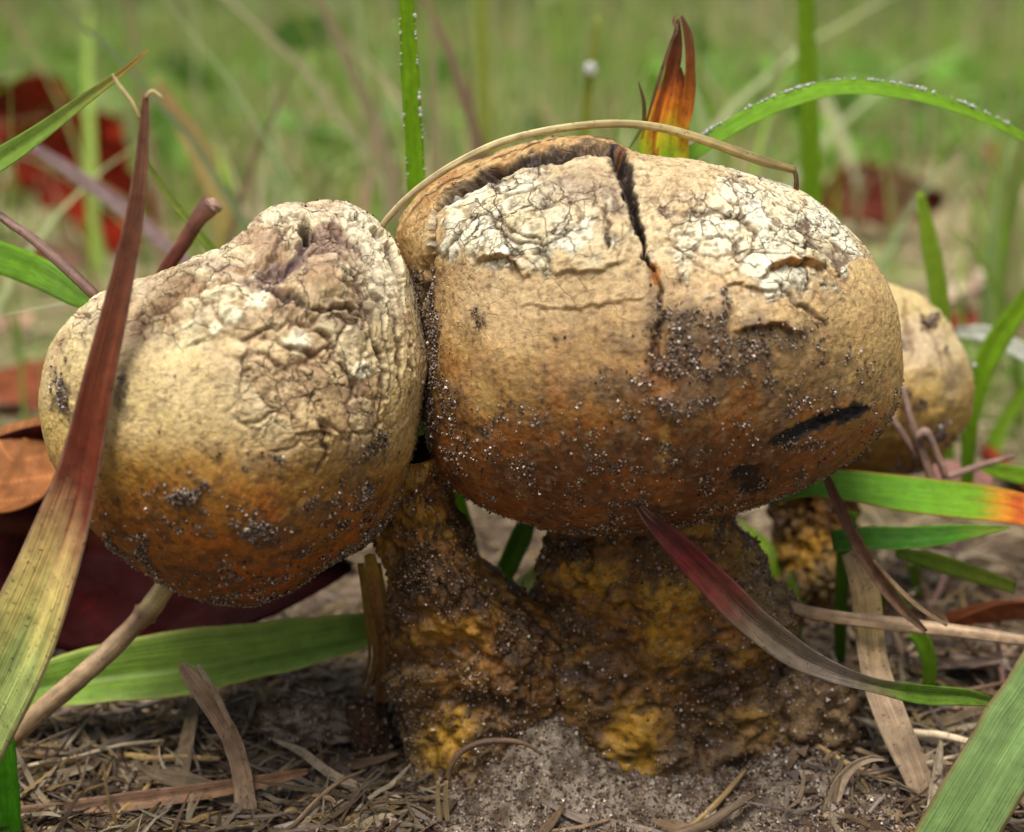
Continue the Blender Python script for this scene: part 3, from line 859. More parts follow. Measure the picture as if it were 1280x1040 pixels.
def stem_geo(rows, y0, depth, n=230, m=300, seed=0, lump=0.12):
    """rows: (py, left, right) outline; a lumpy elliptical trunk"""
    R = np.array(rows, float)
    py = np.linspace(R[0, 0], R[-1, 0], n)
    def sm(col):
        f = np.interp(py, R[:, 0], col)
        k = np.exp(-0.5 * (np.arange(-15, 16) / 5.0) ** 2); k /= k.sum()
        return np.convolve(np.pad(f, 15, mode='edge'), k, 'valid')
    l, r = sm(R[:, 1]), sm(R[:, 2])
    a = np.linspace(-math.pi, math.pi, m, endpoint=False)
    Y0 = np.interp(py, [R[0, 0], R[-1, 0]], y0)
    C = np.array([at((L + Rr) / 2, p_, yy) for L, Rr, p_, yy in zip(l, r, py, Y0)])
    hw = np.array([(Rr - L) / 2 * K * ((c - CAM) @ FWD) for L, Rr, c in zip(l, r, C)])
    dp = np.interp(py, [R[0, 0], R[-1, 0]], depth)
    V = C[:, None] + np.stack([np.cos(a)[None] * hw[:, None], np.sin(a)[None] * dp[:, None], np.zeros((n, m))], -1)
    V = V.reshape(-1, 3)
    out = np.stack([np.tile(np.cos(a), n), np.tile(np.sin(a), n), np.zeros(n * m)], 1)
    px, pyv = to_px(V)
    return V, out, px, pyv, grid_faces(n, m, wrap=True)[:, ::-1]

def stem(name, rows, y0, depth, parent, seed, yellow, dark, crust, n_grain):
    V, N, px, py, F = stem_geo(rows, y0, depth, seed=seed)
    n1, n2 = fbm(V * 1.1, 4, seed), fbm(V * 4.2, 4, seed + 1)
    f1, e1, id1 = worley(V * 2.4 + 0.3 * np.stack([n1, n2, n1], 1), seed + 2)
    front = (N[:, 1] < 0.35).astype(float)
    h = 0.26 * n1 + 0.13 * n2 - 0.10 * f1 + 0.03 * fbm(V * 11, 3, seed + 3) - 0.05 * smooth(0.2, 0.6, noise(V * 6, seed + 11))
    wx, wy = px + 14 * n1 + 10 * n2, py + 14 * n2 - 10 * n1
    c = mix(lin((146, 100, 42)), lin((90, 60, 28)), smooth(-0.35, 0.35, n1 + 0.5 * n2))
    c = mix(c, lin((74, 54, 34)), smooth(0.05, 0.4, fbm(V * 2.3, 4, seed + 4)) * 0.75)
    c = mix(c, lin((166, 126, 50)), smooth(0.15, 0.45, fbm(V * 1.7, 3, seed + 5)) * 0.55)
    sand = 0.12 + 0.4 * smooth(0.0, 0.4, fbm(V * 2.0, 4, seed + 6)) + 0.35 * smooth(820, 960, py)
    c = mix(c, lin((122, 104, 82)), smooth(830, 970, wy) * 0.6)
    fib = fbm(np.column_stack([np.arctan2(N[:, 0], -N[:, 1]) * 9 + 1.5 * n1, V[:, 2] * 1.1, n1]), 3, seed + 13)
    h = h + 0.07 * fib
    c = c * (1 + 0.35 * fib)[:, None]
    for x, y, rx, ry, k in yellow:
        g = smooth(1.4, 0.4, np.hypot((wx - x) / rx, (wy - y) / ry) + 0.5 * n2) * front
        c = mix(c, lin((214, 166, 50)), g * k * 0.8); h = h + 0.05 * g; sand = sand * (1 - 0.8 * g)
    for x, y, rx, ry, k in dark:
        g = smooth(1.4, 0.4, np.hypot((wx - x) / rx, (wy - y) / ry) + 0.6 * n2) * front
        c = mix(c, lin((44, 33, 24)), g * k); h = h - 0.06 * g; sand = np.maximum(sand, 0.35 * g)
    for x, y, rx, ry, k in crust:
        g = smooth(1.3, 0.5, np.hypot((wx - x) / rx, (wy - y) / ry) + 0.5 * n2) * front
        c = mix(c, lin((140, 116, 74)), g * k); h = h + g * (0.10 + 0.12 * np.abs(n2)); sand = np.maximum(sand, 1.0 * g)
    c = c * np.array([0.80, 0.76, 0.56])
    c = mix(c, lin((40, 29, 18)), smooth(0.05, 0.4, fbm(V * 5.5, 3, seed + 12)) * 0.7)
    c = c * (1 + 0.35 * n2 + 0.3 * noise(V * 10, seed + 8))[:, None]
    V2 = V + N * h[:, None]
    o = obj(name, V2, F, M['stem'], parent=parent, cols=np.clip(c, 0.004, 0.8))
    r = np.random.default_rng(seed)
    w = np.clip(sand, 0, None) * (N[:, 1] < 0.3)
    idx = r.choice(len(V2), n_grain, p=w / w.sum())
    grains("sand_grains", V2[idx] + r.normal(0, 0.015, (n_grain, 3)), N[idx], 0.015, parent=o, seed=seed + 9, tint=(140, 104, 56), dark=0.15, jitter=0.6)
    return o

base_l = at(570, 960, 0.4); base_l[2] = 0
base_r = at(820, 960, 1.0); base_r[2] = 0
mush_l = tag(empty("puffball_mushroom", base_l), "pear-shaped earthball mushroom with crackled wrinkled crown, left of the larger cap", "mushroom", "earthball mushrooms in the clump")
mush_r = tag(empty("puffball_mushroom", base_r), "largest earthball mushroom with split top, white crackled skin and sandy rust-brown front", "mushroom", "earthball mushrooms in the clump")
left_cap(mush_l)
right_cap(mush_r)
stem("stem", [(560, 470, 570), (620, 470, 558), (660, 470, 578), (700, 478, 604), (735, 482, 640), (750, 482, 672), (790, 480, 720), (850, 484, 730), (900, 506, 700), (950, 500, 650), (1000, 490, 640)], (-0.2, 0.5), (0.95, 1.35), mush_l, 301,
     [(560, 925, 36, 34, .9), (500, 965, 24, 26, .5), (520, 650, 30, 18, .4), (560, 790, 60, 20, .3)],
     [(520, 720, 46, 30, .7), (600, 740, 40, 26, .6), (650, 800, 30, 40, .6), (600, 880, 50, 20, .6)],
     [(520, 850, 36, 24, .6), (580, 850, 30, 24, .35)], 11000)
stem("stem", [(610, 700, 925), (650, 690, 922), (678, 676, 934), (705, 668, 950), (735, 672, 976), (758, 660, 1004), (778, 640, 1006), (800, 630, 984), (835, 620, 966), (865, 616, 996), (905, 616, 1040), (945, 610, 1062), (1000, 600, 1075)], (0.6, 1.0), (1.5, 1.7), mush_r, 341,
     [(730, 720, 46, 22, .75), (840, 740, 50, 24, .7), (790, 930, 40, 46, .85), (830, 790, 34, 40, .6), (930, 690, 16, 30, .5), (700, 850, 14, 12, .6), (880, 660, 30, 14, .4), (960, 900, 40, 20, .35)],
     [(705, 690, 36, 20, .9), (680, 780, 40, 26, .6), (760, 840, 60, 30, .5), (890, 880, 50, 60, .5), (930, 960, 40, 16, .8), (720, 790, 40, 20, .5)],
     [(940, 700, 22, 44, .7), (970, 760, 30, 36, .8), (990, 880, 46, 46, .7), (690, 780, 26, 18, .4)], 17000)

def third_mushroom():
    y0 = 6.4
    root = tag(empty("puffball_mushroom", np.array([at(1085, 700, y0)[0], y0, 0.2])), "small smooth ochre mushroom peeking out behind the large cap's right side", "mushroom", "earthball mushrooms in the clump")
    outline = [(1000,400),(1040,372),(1090,358),(1125,364),(1160,384),(1185,414),(1200,448),(1207,490),(1200,530),(1180,560),(1150,582),(1110,592),(1060,594),(1010,588),(970,560),(960,500),(970,440)]
    q = 200
    P, cs = cap_body((1085, 478), y0, outline, 2.5, 2.4, q)
    N = grid_normals(P, q)
    px, py = to_px(P)
    s = Skin(P, px, py, smooth(-0.2, 0.1, cs)); s.cs = cs
    n1, n2 = fbm(P * 1.0, 4, 401), fbm(P * 4, 4, 402)
    s.c = ramp([(360, (216, 186, 124)), (430, (212, 186, 142)), (500, (190, 154, 90)), (560, (164, 122, 60)), (600, (130, 92, 46))], s.py + 30 * n1 + 20 * n2)
    s.spot(1150, 430, 30, 36, (206, 178, 148), 0.6)
    s.spot(1190, 480, 14, 30, (150, 124, 100), 0.6)
    for x, y, a, b in [(1140, 500, 20, 14), (1120, 420, 12, 20), (1170, 540, 18, 14), (1160, 400, 16, 8), (1185, 440, 10, 10)]:
        s.spot(x, y, a, b, (116, 86, 56), 0.6, 0.02, sand=0.8, rough=1.0)
    s.groove([(1128, 372), (1140, 410), (1136, 450)], 4, 0.06, (130, 96, 66), 0.7)
    s.groove([(1150, 384), (1172, 424), (1180, 470)], 3, 0.05, (130, 96, 66), 0.7)
    s.h += 0.16 * n1 + 0.05 * n2
    s.sand += 0.05 + 0.3 * smooth(500, 580, s.py)
    s.c = s.c * (1 + 0.15 * n2)[:, None]
    finish_cap("cap", P, N, s, q, root, 1600, 0.02, 430)
    stem("stem", [(560, 960, 1068), (620, 962, 1064), (660, 965, 1064), (720, 968, 1060), (780, 970, 1066)], (y0 - 0.2, y0 - 0.5), (1.2, 1.2), root, 441, [(1010, 690, 50, 30, .6)], [(990, 650, 20, 20, .4)], [(1040, 720, 20, 30, .8), (1000, 740, 40, 30, .9)], 1200)
third_mushroom()

def clod(label, c, rx, ry, rz, tone, seed, n_grain=900):
    q = 90
    g = np.linspace(-1, 1, q)
    th, ph = np.meshgrid(np.linspace(0, 2 * math.pi, q, endpoint=False), np.linspace(0.02, math.pi - 0.02, q // 2))
    D = np.stack([np.cos(th) * np.sin(ph), np.sin(th) * np.sin(ph), np.cos(ph)], -1).reshape(-1, 3)
    n1, n2 = fbm(D * 1.6 + seed, 3, seed), fbm(D * 6 + seed, 3, seed + 1)
    f1, e1, i1 = worley(D * 2.6 + seed, seed + 2)
    r = 1 + 0.45 * n1 + 0.22 * n2 - 0.35 * f1 + 0.2
    V = np.asarray(c) + D * np.array([rx, ry, rz]) * r[:, None]
    col = mix(lin(tone), lin((66, 50, 36)), smooth(-0.3, 0.5, n2 + 0.5 * n1)) * (1 + 0.25 * n2)[:, None]
    base = np.array([c[0], c[1], c[2] - rz])
    F = grid_faces(q // 2, q, wrap=True)[:, ::-1]
    o = tag(obj("soil_clod", V, F, M['soil'], origin=base, cols=np.clip(col, .004, .8)), label, "soil clod", "soil clods at the foot of the clump")
    rr = np.random.default_rng(seed)
    idx = rr.choice(len(V), n_grain)
    grains("sand_grains", V[idx], D[idx], 0.024, parent=o, seed=seed, tint=(130, 108, 80), dark=0.1)
clod("lumpy sandy soil clod stuck against the right foot of the big mushroom", at(1000, 900, 0.2), 0.95, 0.7, 0.9, (136, 112, 80), 501, 1800)
clod("dark brown rounded soil lump left of the smaller stem", at(462, 912, 0.4), 0.38, 0.4, 0.5, (92, 64, 48), 511, 300)
clod("flat crumbly grey soil clod on the litter under the pear-shaped cap", at(385, 905, 0.5), 0.8, 0.6, 0.38, (140, 124, 106), 531, 800)

# ------------------------------------------------------------------ named grass blades, straws and leaves
def px_w(w, y): return w / ppc(y)
def path(rows):
    """rows (px, py, y, width_px) -> points, widths"""
    return [at(r[0], r[1], r[2]) for r in rows], [px_w(r[3], r[2]) for r in rows]

def pblade(name, label, rows, stops, **k):
    p, w = path(rows)
    return blade(name, label, p, w, stops, **k)
def pstraw(name, label, rows, stops, **k):
    p, w = path(rows)
    return straw(name, label, p, [x / 2 for x in w], stops, **k)

fg = pblade("grass_blade", "long dry blade, red-brown above and yellow-green below, crossing the pear-shaped cap",
       [(182, 118, -3.2, 7), (179, 170, -3.25, 13), (171, 250, -3.4, 21), (152, 350, -3.6, 29), (124, 470, -3.9, 40), (97, 590, -4.1, 55), (62, 700, -4.2, 77), (22, 800, -4.2, 96), (-20, 890, -4.0, 98), (-80, 1000, -3.4, 96), (-150, 1110, -2.4, 90)],
       [(0, (150, 104, 78)), (.12, (104, 62, 44)), (.3, (112, 54, 28)), (.36, (112, 46, 28)), (.40, (118, 60, 40)), (.435, (180, 138, 94)), (.48, (214, 188, 118)), (.53, (208, 196, 116)), (.59, (170, 186, 108)), (1, (146, 176, 96))],
       fold=0.35, n=150, m=12, mat=M['dryblade'], seed=1, ripple=0.03, edge=(140, 112, 92))
straw_bits = [[(176, 150), (165, 128), (150, 108), (140, 92)], [(182, 122), (190, 114), (204, 122)]]
for b in straw_bits:
    pts = [at(x, y, -3.2) for x, y in b]
    V, F, c, uv = tube_geo(pts, [0.025] * (len(b) - 1) + [0.008], [(0, (190, 160, 110)), (1, (214, 196, 150))], n=16, m=6)
    obj("split_tip", V, F, M['straw'], parent=fg, cols=c, uv=uv)

pblade("grass_blade", "narrow green blade with dry pointed tip slanting in from the upper left edge",
       [(186, 62, 0.6, 2), (150, 92, 0.5, 8), (100, 128, 0.4, 15), (50, 165, 0.3, 22), (0, 198, 0.2, 28), (-60, 232, 0.0, 32), (-150, 300, -0.2, 34), (-260, 480, -0.2, 34), (-300, 900, -0.2, 34)],
       [(0, (170, 140, 90)), (.06, (126, 146, 92)), (.15, (112, 158, 84)), (.5, (104, 156, 70)), (1, (96, 140, 60))], fold=0.5, n=90, seed=2)
pblade("grass_blade", "bright green blade pointing down behind the thin brown stalk at left edge",
       [(126, 384, 1.2, 4), (100, 372, 1.3, 26), (50, 342, 1.6, 38), (0, 322, 1.9, 40), (-80, 300, 2.2, 38), (-180, 330, 2.4, 36), (-240, 800, 2.4, 30)],
       [(0, (96, 160, 20)), (.4, (100, 172, 26)), (1, (90, 150, 30))], fold=0.2, n=70, seed=3)
pstraw("dry_stalk", "thin grey-brown stalk slanting down to the dry blade at left edge",
       [(128, 380, -0.6, 13), (100, 352, -0.5, 15), (60, 315, -0.2, 14), (20, 284, 0.2, 12), (-30, 262, 0.6, 11), (-120, 300, 1.0, 11), (-180, 700, 1.0, 11)],
       [(0, (112, 84, 72)), (.3, (140, 112, 100)), (1, (110, 84, 60))], ridge=0.2, seed=4)
# broken twig
tw = pstraw("broken_twig", "short dark red-brown twig with a broken end rising behind the pear-shaped cap",
       [(150, 440, 2.6, 16), (200, 348, 2.4, 17), (226, 308, 2.3, 17), (246, 276, 2.2, 20), (258, 262, 2.2, 24), (266, 254, 2.2, 24)],
       [(0, (90, 52, 40)), (.6, (112, 58, 48)), (1, (120, 84, 72))], n=50, m=14, ridge=0.18, seed=5, cat="twig")
c0 = at(268, 256, 2.15)
V, F, c, uv = tube_geo([c0 + [-.02, 0, -.02], c0 + [.03, -.02, 0.04]], [0.15, 0.13], [(0, (150, 120, 104)), (1, (172, 140, 122))], n=4, m=12, ridge=.3, seed=6)
obj("broken_end", V, F, M['straw'], parent=tw, cols=c, uv=uv)
# stem that arches over the big cap
pstraw("dry_stalk", "thin pale tan stalk arching over the top of the big split cap",
       [(470, 300, -0.3, 9), (482, 276, -0.35, 9), (520, 238, -0.4, 10), (570, 204, -0.4, 10), (630, 176, -0.3, 10), (700, 160, -0.2, 10), (770, 154, -0.2, 10), (830, 160, -0.3, 11), (890, 178, -0.4, 12), (950, 200, -0.5, 12), (994, 213, -0.5, 9)],
       [(0, (176, 156, 116)), (.4, (196, 180, 132)), (.7, (168, 150, 100)), (1, (130, 112, 70))], n=110, m=10, flat=0.7, ridge=0.2, seed=7)
pstraw("dry_stalk", "tiny hooked brown stalk end hanging from the arching stalk above the big cap",
       [(992, 211, -0.5, 6), (995, 222, -0.5, 6), (995, 244, -0.4, 7)], [(0, (120, 96, 66)), (1, (90, 64, 48))], n=14, m=7, seed=8)

def drops_on(o, t0, t1, n, size, seed, side=(-1, 1)):
    C, B, N, W = o_frames[o.name]
    r = np.random.default_rng(seed)
    Vs, Fs, k = [], [], 0
    for _ in range(n):
        t = r.uniform(t0, t1)
        if math.sin(t * 61 + seed) + math.sin(t * 137) < r.uniform(-1.6, 0.6): continue
        t *= len(C) - 1; i = int(t)
        s = r.choice(side) * r.uniform(0.85, 1.0)
        sz = size * min(2.2, math.exp(r.normal(-0.25, 0.55)))
        c = C[i] + (C[min(i + 1, len(C) - 1)] - C[i]) * (t - i) + B[i] * s * W[i] / 2 + N[i] * sz * 0.5
        nn, mm = 7, 10
        ph, th = np.meshgrid(np.linspace(0, math.pi, nn), np.linspace(0, 2 * math.pi, mm, endpoint=False), indexing='ij')
        V = np.stack([np.sin(ph) * np.cos(th), np.sin(ph) * np.sin(th), np.cos(ph)], -1).reshape(-1, 3) * sz + c
        Vs.append(V); Fs.append(grid_faces(nn, mm, True)[:, ::-1] + k); k += len(V)
    if Vs:
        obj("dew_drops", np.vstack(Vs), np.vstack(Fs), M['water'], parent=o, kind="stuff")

b1 = pblade("grass_blade", "upright bright green blade beaded with dew, left of the arching stalk's crest",
       [(505, -120, 2.4, 10), (507, -40, 2.4, 16), (510, 40, 2.4, 20), (514, 120, 2.4, 22), (519, 200, 2.4, 23), (524, 300, 2.3, 24), (530, 480, 2.2, 24), (530, 800, 2.2, 24)],
       [(0, (120, 180, 40)), (.4, (104, 170, 26)), (1, (90, 150, 26))], fold=0.4, n=90, seed=9)
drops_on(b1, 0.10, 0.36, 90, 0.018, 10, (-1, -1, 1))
# the orange split leaf
sl = pblade("split_leaf_blade", "withered orange and green upright blade with frayed split tip behind the big cap",
       [(846, 84, 2.2, 12), (843, 110, 2.2, 34), (838, 135, 2.2, 48), (832, 165, 2.2, 58), (828, 210, 2.2, 64), (822, 300, 2.2, 60), (820, 500, 2.1, 40), (820, 800, 2.1, 30)],
       [(0, (116, 62, 26)), (.05, (170, 84, 24)), (.09, (214, 130, 30)), (.12, (186, 172, 30)), (.17, (110, 164, 24)), (1, (80, 130, 20))],
       fold=-0.3, n=90, m=12, seed=11, ripple=0.12, mat=M['dryblade'])
for k, (b, w, st) in enumerate([([(848, 24), (845, 60), (838, 100), (826, 150), (818, 196)], [.06, .22, .26, .24, .1], [(0, (96, 66, 48)), (.3, (120, 62, 28)), (.8, (176, 96, 30)), (1, (196, 140, 40))]),
                            ([(852, 20), (860, 44), (863, 84), (860, 130), (852, 176)], [.05, .15, .17, .22, .1], [(0, (120, 88, 66)), (.4, (140, 76, 34)), (.8, (196, 112, 30)), (1, (190, 160, 36))]),
                            ([(850, 22), (834, 68), (820, 112), (802, 174)], [.03, .06, .06, .02], [(0, (150, 110, 80)), (1, (120, 90, 50))]),
                            ([(798, 102), (805, 130), (803, 158), (786, 186)], [.02, .07, .07, .03], [(0, (120, 80, 50)), (1, (90, 120, 40))]),
                            ([(849, 16), (842, 26), (846, 38), (838, 52)], [.02, .06, .06, .02], [(0, (170, 140, 110)), (1, (110, 80, 60))])]):
    pts = [at(x, y, 2.12 - k * .04) for x, y in b]
    V, F, c, uv, _ = blade_geo(pts, w, st, n=30, m=6, seed=k + 40, fold=0.5, ripple=.1)
    obj("frayed_strip", V, F, M['dryblade'], parent=sl, cols=c, uv=uv)
# arching green blade with dew
ab = pblade("grass_blade", "arching green blade lined with dew drops above the big cap's right side",
       [(1420, 260, 4.2, 4), (1340, 205, 3.9, 14), (1280, 170, 3.7, 20), (1200, 134, 3.4, 26), (1120, 112, 3.1, 28), (1050, 108, 2.9, 28), (990, 122, 2.8, 28), (930, 148, 2.7, 27), (880, 180, 2.6, 26), (850, 210, 2.6, 25), (820, 300, 2.6, 24), (810, 700, 2.6, 24)],
       [(0, (110, 160, 40)), (.3, (112, 176, 44)), (1, (90, 150, 40))], face=(0, -0.6, 0.8), fold=0.3, n=130, seed=12)
C_, B_, N_, W_ = o_frames[ab.name]
ab_side = 1 if B_[len(B_) // 3][2] > 0 else -1
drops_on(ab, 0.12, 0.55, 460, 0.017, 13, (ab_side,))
pblade("grass_blade", "tall out-of-focus green blade standing upright behind the big cap's right shoulder",
       [(1006, -90, 18, 16), (1008, 40, 18, 22), (1012, 150, 18, 25), (1016, 260, 18, 25), (1020, 420, 18, 24), (1024, 600, 18, 22)],
       [(0, (116, 170, 44)), (1, (96, 150, 34))], fold=0.3, n=50, seed=14)
pblade("grass_blade", "tall pale blurred grey-green blade standing behind the dewy upright blade",
       [(600, -90, 30, 12), (603, 40, 30, 15), (606, 200, 30, 15), (610, 490, 30, 14)],
       [(0, (150, 176, 110)), (1, (130, 160, 90))], fold=0.3, n=40, seed=15)
db = pblade("grass_blade", "thin blurred green blade carrying one bright dew drop above the big cap",
       [(748, 20, 20, 6), (740, 80, 20, 10), (732, 150, 20, 12), (726, 300, 20, 12), (722, 580, 20, 10)], [(0, (150, 176, 90)), (1, (120, 150, 70))], fold=0.3, n=40, seed=65)
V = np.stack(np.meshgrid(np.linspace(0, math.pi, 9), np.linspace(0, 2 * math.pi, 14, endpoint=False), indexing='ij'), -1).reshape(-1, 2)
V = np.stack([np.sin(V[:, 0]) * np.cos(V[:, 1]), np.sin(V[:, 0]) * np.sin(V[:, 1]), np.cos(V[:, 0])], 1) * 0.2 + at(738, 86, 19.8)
obj("dew_drop", V, grid_faces(9, 14, True)[:, ::-1], M['water'], parent=db)  # large drop whose white base colour imitates a bright out-of-focus glint
pblade("grass_blade", "pale dry curved blade drooping in the blur above the pear-shaped cap",
       [(196, 100, 34, 5), (216, 136, 34, 16), (240, 174, 34, 26), (264, 222, 34, 28), (282, 290, 34, 26), (290, 380, 34, 22), (294, 470, 34, 18)],
       [(0, (180, 150, 150)), (.3, (190, 186, 160)), (1, (150, 170, 110))], fold=0.4, n=50, seed=16)
pblade("grass_blade", "grey-mauve flat dead blade leaning across the red leaf at upper left",
       [(40, 182, 17, 10), (90, 215, 17, 16), (150, 258, 17, 18), (200, 300, 17, 17), (280, 370, 17, 14)],
       [(0, (150, 124, 124)), (1, (170, 146, 140))], fold=0.1, n=30, seed=17, mat=M['dryblade'])
pblade("grass_blade", "thin green blade slanting up towards the dry blade's tip from the broken twig",
       [(178, 195, 3.2, 4), (205, 235, 3.2, 9), (235, 275, 3.1, 11), (270, 320, 3.0, 12), (330, 420, 3.0, 12)],
       [(0, (130, 160, 90)), (1, (100, 150, 60))], fold=0.4, n=30, seed=18)
# bottom left
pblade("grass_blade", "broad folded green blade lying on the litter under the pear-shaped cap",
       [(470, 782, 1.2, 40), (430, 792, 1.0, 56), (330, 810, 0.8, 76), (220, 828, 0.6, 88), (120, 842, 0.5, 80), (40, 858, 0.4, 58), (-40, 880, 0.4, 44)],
       [(0, (112, 160, 84)), (.4, (130, 178, 104)), (1, (96, 148, 68))], face=(0, -0.75, 0.66), fold=0.75, n=90, m=14, seed=19, edge=(170, 196, 130))  # pale edge colour paints in the highlight along the fold
pstraw("dry_stalk", "straight tan stalk with a joint leaning up to the underside of the pear-shaped cap",
       [(10, 925, -1.2, 26), (60, 880, -0.9, 26), (120, 828, -0.5, 25), (165, 784, -0.2, 24), (178, 770, -0.1, 26), (196, 748, 0.0, 25), (224, 700, 0.2, 24), (250, 650, 0.4, 22)],
       [(0, (150, 122, 88)), (.45, (176, 150, 116)), (.62, (150, 120, 90)), (.66, (190, 170, 120)), (1, (170, 150, 100))], n=80, m=12, ridge=0.15, seed=20, knots=(.62,))
pblade("forked_straw", "pale forked straw standing up from the litter at lower left",
       [(226, 830, -1.6, 10), (238, 846, -1.6, 22), (262, 880, -1.6, 26), (286, 918, -1.65, 26), (300, 960, -1.7, 26), (306, 1000, -1.8, 28), (312, 1060, -2.0, 32)],
       [(0, (196, 172, 142)), (.3, (150, 122, 96)), (1, (176, 152, 122))], fold=0.5, n=60, m=10, seed=21, mat=M['dryblade'], cat="straw")
pblade("dry_straw", "thin pale straw splinter crossing the forked straw's tip",
       [(248, 830, -1.62, 4), (254, 842, -1.65, 7), (272, 872, -1.66, 8), (290, 910, -1.7, 7)], [(0, (214, 192, 160)), (1, (170, 146, 116))], n=20, m=4, seed=22, mat=M['dryblade'], cat="straw")
pblade("dry_straw", "long brown straw with a dark groove lying flat along the bottom left",
       [(-10, 1024, -2.0, 26), (60, 1016, -1.9, 26), (160, 1002, -1.8, 25), (260, 988, -1.7, 22), (330, 976, -1.6, 18), (384, 964, -1.5, 8)],
       [(0, (172, 140, 112)), (.5, (160, 124, 96)), (1, (140, 106, 74))], face=(0, -0.8, 0.6), fold=0.9, n=70, m=10, seed=23, mat=M['dryblade'], cat="straw")
pblade("grass_blade", "deep green blade standing at the bottom left corner below the dry blade",
       [(4, 880, -2.6, 16), (6, 930, -2.6, 26), (10, 990, -2.6, 30), (14, 1060, -2.6, 30)], [(0, (70, 150, 40)), (1, (60, 140, 30))], fold=0.4, n=40, seed=24)
sb = pblade("dry_straw", "bundled tan-brown straw standing against the left side of the smaller stem",
       [(462, 694, -0.2, 14), (468, 730, -0.15, 20), (475, 780, -0.05, 20), (478, 830, 0.0, 18), (476, 880, 0.05, 14)],
       [(0, (176, 150, 60)), (.2, (172, 124, 70)), (1, (120, 84, 52))], fold=0.6, n=50, m=10, seed=25, mat=M['dryblade'], cat="straw")
for k, (x0, x1, w) in enumerate([(452, 470, .12), (474, 486, .10), (448, 462, .06)]):
    V, F, c, uv, _ = blade_geo([at(x0, 704, -.2 + .05 * k), at(x0 + 8, 760, -.15), at(x1, 820, -.05), at(x1 - 14, 872, 0)], [w * .6, w, w, w * .4], [(0, (160, 130, 56)), (1, (110, 76, 46))], n=24, m=5, seed=70 + k)
    obj("strand", V, F, M['dryblade'], parent=sb, cols=c, uv=uv)
# red leaves
def leaf(name, label, P0, along, across, L, W, stops, curl=0.3, bend=0.2, n=50, m=26, seed=0, point=1.2, wavy=0.05, thick=0.03, lobes=0.0):
    a, b = unit(np.asarray(along, float)), np.asarray(across, float)
    b = unit(b - a * (a @ b)); nrm = np.cross(a, b)
    t = np.linspace(0, 1, n); s = np.linspace(-1, 1, m)
    Tm, Sm = np.meshgrid(t, s, indexing='ij')
    w = (np.sin(math.pi * np.clip(t, 0, 1) ** 0.85) ** (1 / point)).clip(0.02) * (1 + lobes * np.sin(t * 17 + seed))
    u = (Tm * L).ravel(); v = (Sm * w[:, None] * W / 2).ravel()
    q = np.column_stack([u * 0.8, v * 0.8, np.zeros(len(u)) + seed])
    h = curl * (Sm.ravel() ** 2) * W / 2 + bend * L * (Tm.ravel() - 0.5) ** 2 + wavy * fbm(q, 3, 600 + seed) * W
    veins = np.abs(((Tm - 0.25 * np.abs(Sm)) * 9) % 1 - 0.5).ravel()
    h = h - 0.02 * smooth(0.1, 0.0, veins) - 0.05 * smooth(0.08, 0.0, np.abs(Sm.ravel()))
    top = np.asarray(P0) + u[:, None] * a + v[:, None] * b + h[:, None] * nrm
    bot = top - nrm * thick
    V = np.vstack([top, bot]); G = grid_faces(n, m); k = n * m
    edge = np.concatenate([np.arange(m), np.arange(1, n) * m + m - 1, (n - 1) * m + np.arange(m - 2, -1, -1), np.arange(n - 2, 0, -1) * m])
    nx = np.roll(edge, -1)
    F = np.vstack([G, G[:, ::-1] + k, np.column_stack([edge, edge + k, nx + k, nx])])
    c = ramp(stops, Tm.ravel()) * (1 + 0.35 * fbm(q * 2.5, 4, 610 + seed))[:, None]
    c = mix(c, c * 1.9, smooth(0.09, 0.02, veins) * 0.6)
    c = mix(c, lin((150, 100, 60)), smooth(0.06, 0.0, np.abs(Sm.ravel())) * 0.5)
    c = np.vstack([c, c * 0.8])
    uv = np.tile(np.column_stack([Sm.ravel() * .5 + .5, Tm.ravel()]), (2, 1))
    return tag(obj(name, V, F, M['leaf'], origin=P0, cols=np.clip(c, .004, .8), uv=uv), label, "leaf", "fallen red-brown leaves")

leaf("fallen_leaf", "large dark maroon leaf lying behind the pear-shaped cap at left", at(-120, 640, 3.2), at(470, 705, 3.4) - at(-120, 640, 3.2), (0, -0.12, -1.0), 8.8, 4.6,
     [(0, (64, 12, 9)), (.5, (56, 7, 7)), (1, (50, 10, 9))], curl=-0.25, bend=0.05, seed=1)
leaf("fallen_leaf", "orange-brown leaf patch curling up beside the pear-shaped cap's left flank", at(-20, 640, 1.8), (0.25, 0.75, 0.6), (0.9, 0.0, -0.25), 2.3, 1.8,
     [(0, (186, 118, 68)), (1, (200, 134, 82))], curl=0.05, bend=0.05, seed=2, wavy=0.02)
leaf("fallen_leaf", "dull red leaf standing tilted in the blur at upper left", at(214, 282, 66), at(0, 110, 74) - at(214, 282, 66), (0.5, -0.2, -0.8), 17.5, 9.5,
     [(0, (150, 40, 22)), (.6, (140, 44, 26)), (1, (110, 48, 30))], curl=0.25, seed=3, lobes=0.16, point=1.6, wavy=0.12)
leaf("fallen_leaf", "curled red-brown leaf lying beyond the big cap's right shoulder", at(1020, 262, 78), at(1190, 262, 80) - at(1020, 262, 78), (0.1, -0.75, -0.6), 9.6, 6.4,
     [(0, (130, 62, 38)), (.5, (92, 34, 24)), (1, (80, 44, 32))], curl=-0.5, bend=0.15, seed=4)
leaf("fallen_leaf", "rust-red leaf on the ground near the right edge behind the small mushroom", at(1190, 412, 40), at(1330, 395, 44) - at(1190, 412, 40), (0.1, -0.8, -0.4), 7.6, 4.0,
     [(0, (124, 56, 36)), (1, (140, 84, 62))], curl=0.3, seed=5)
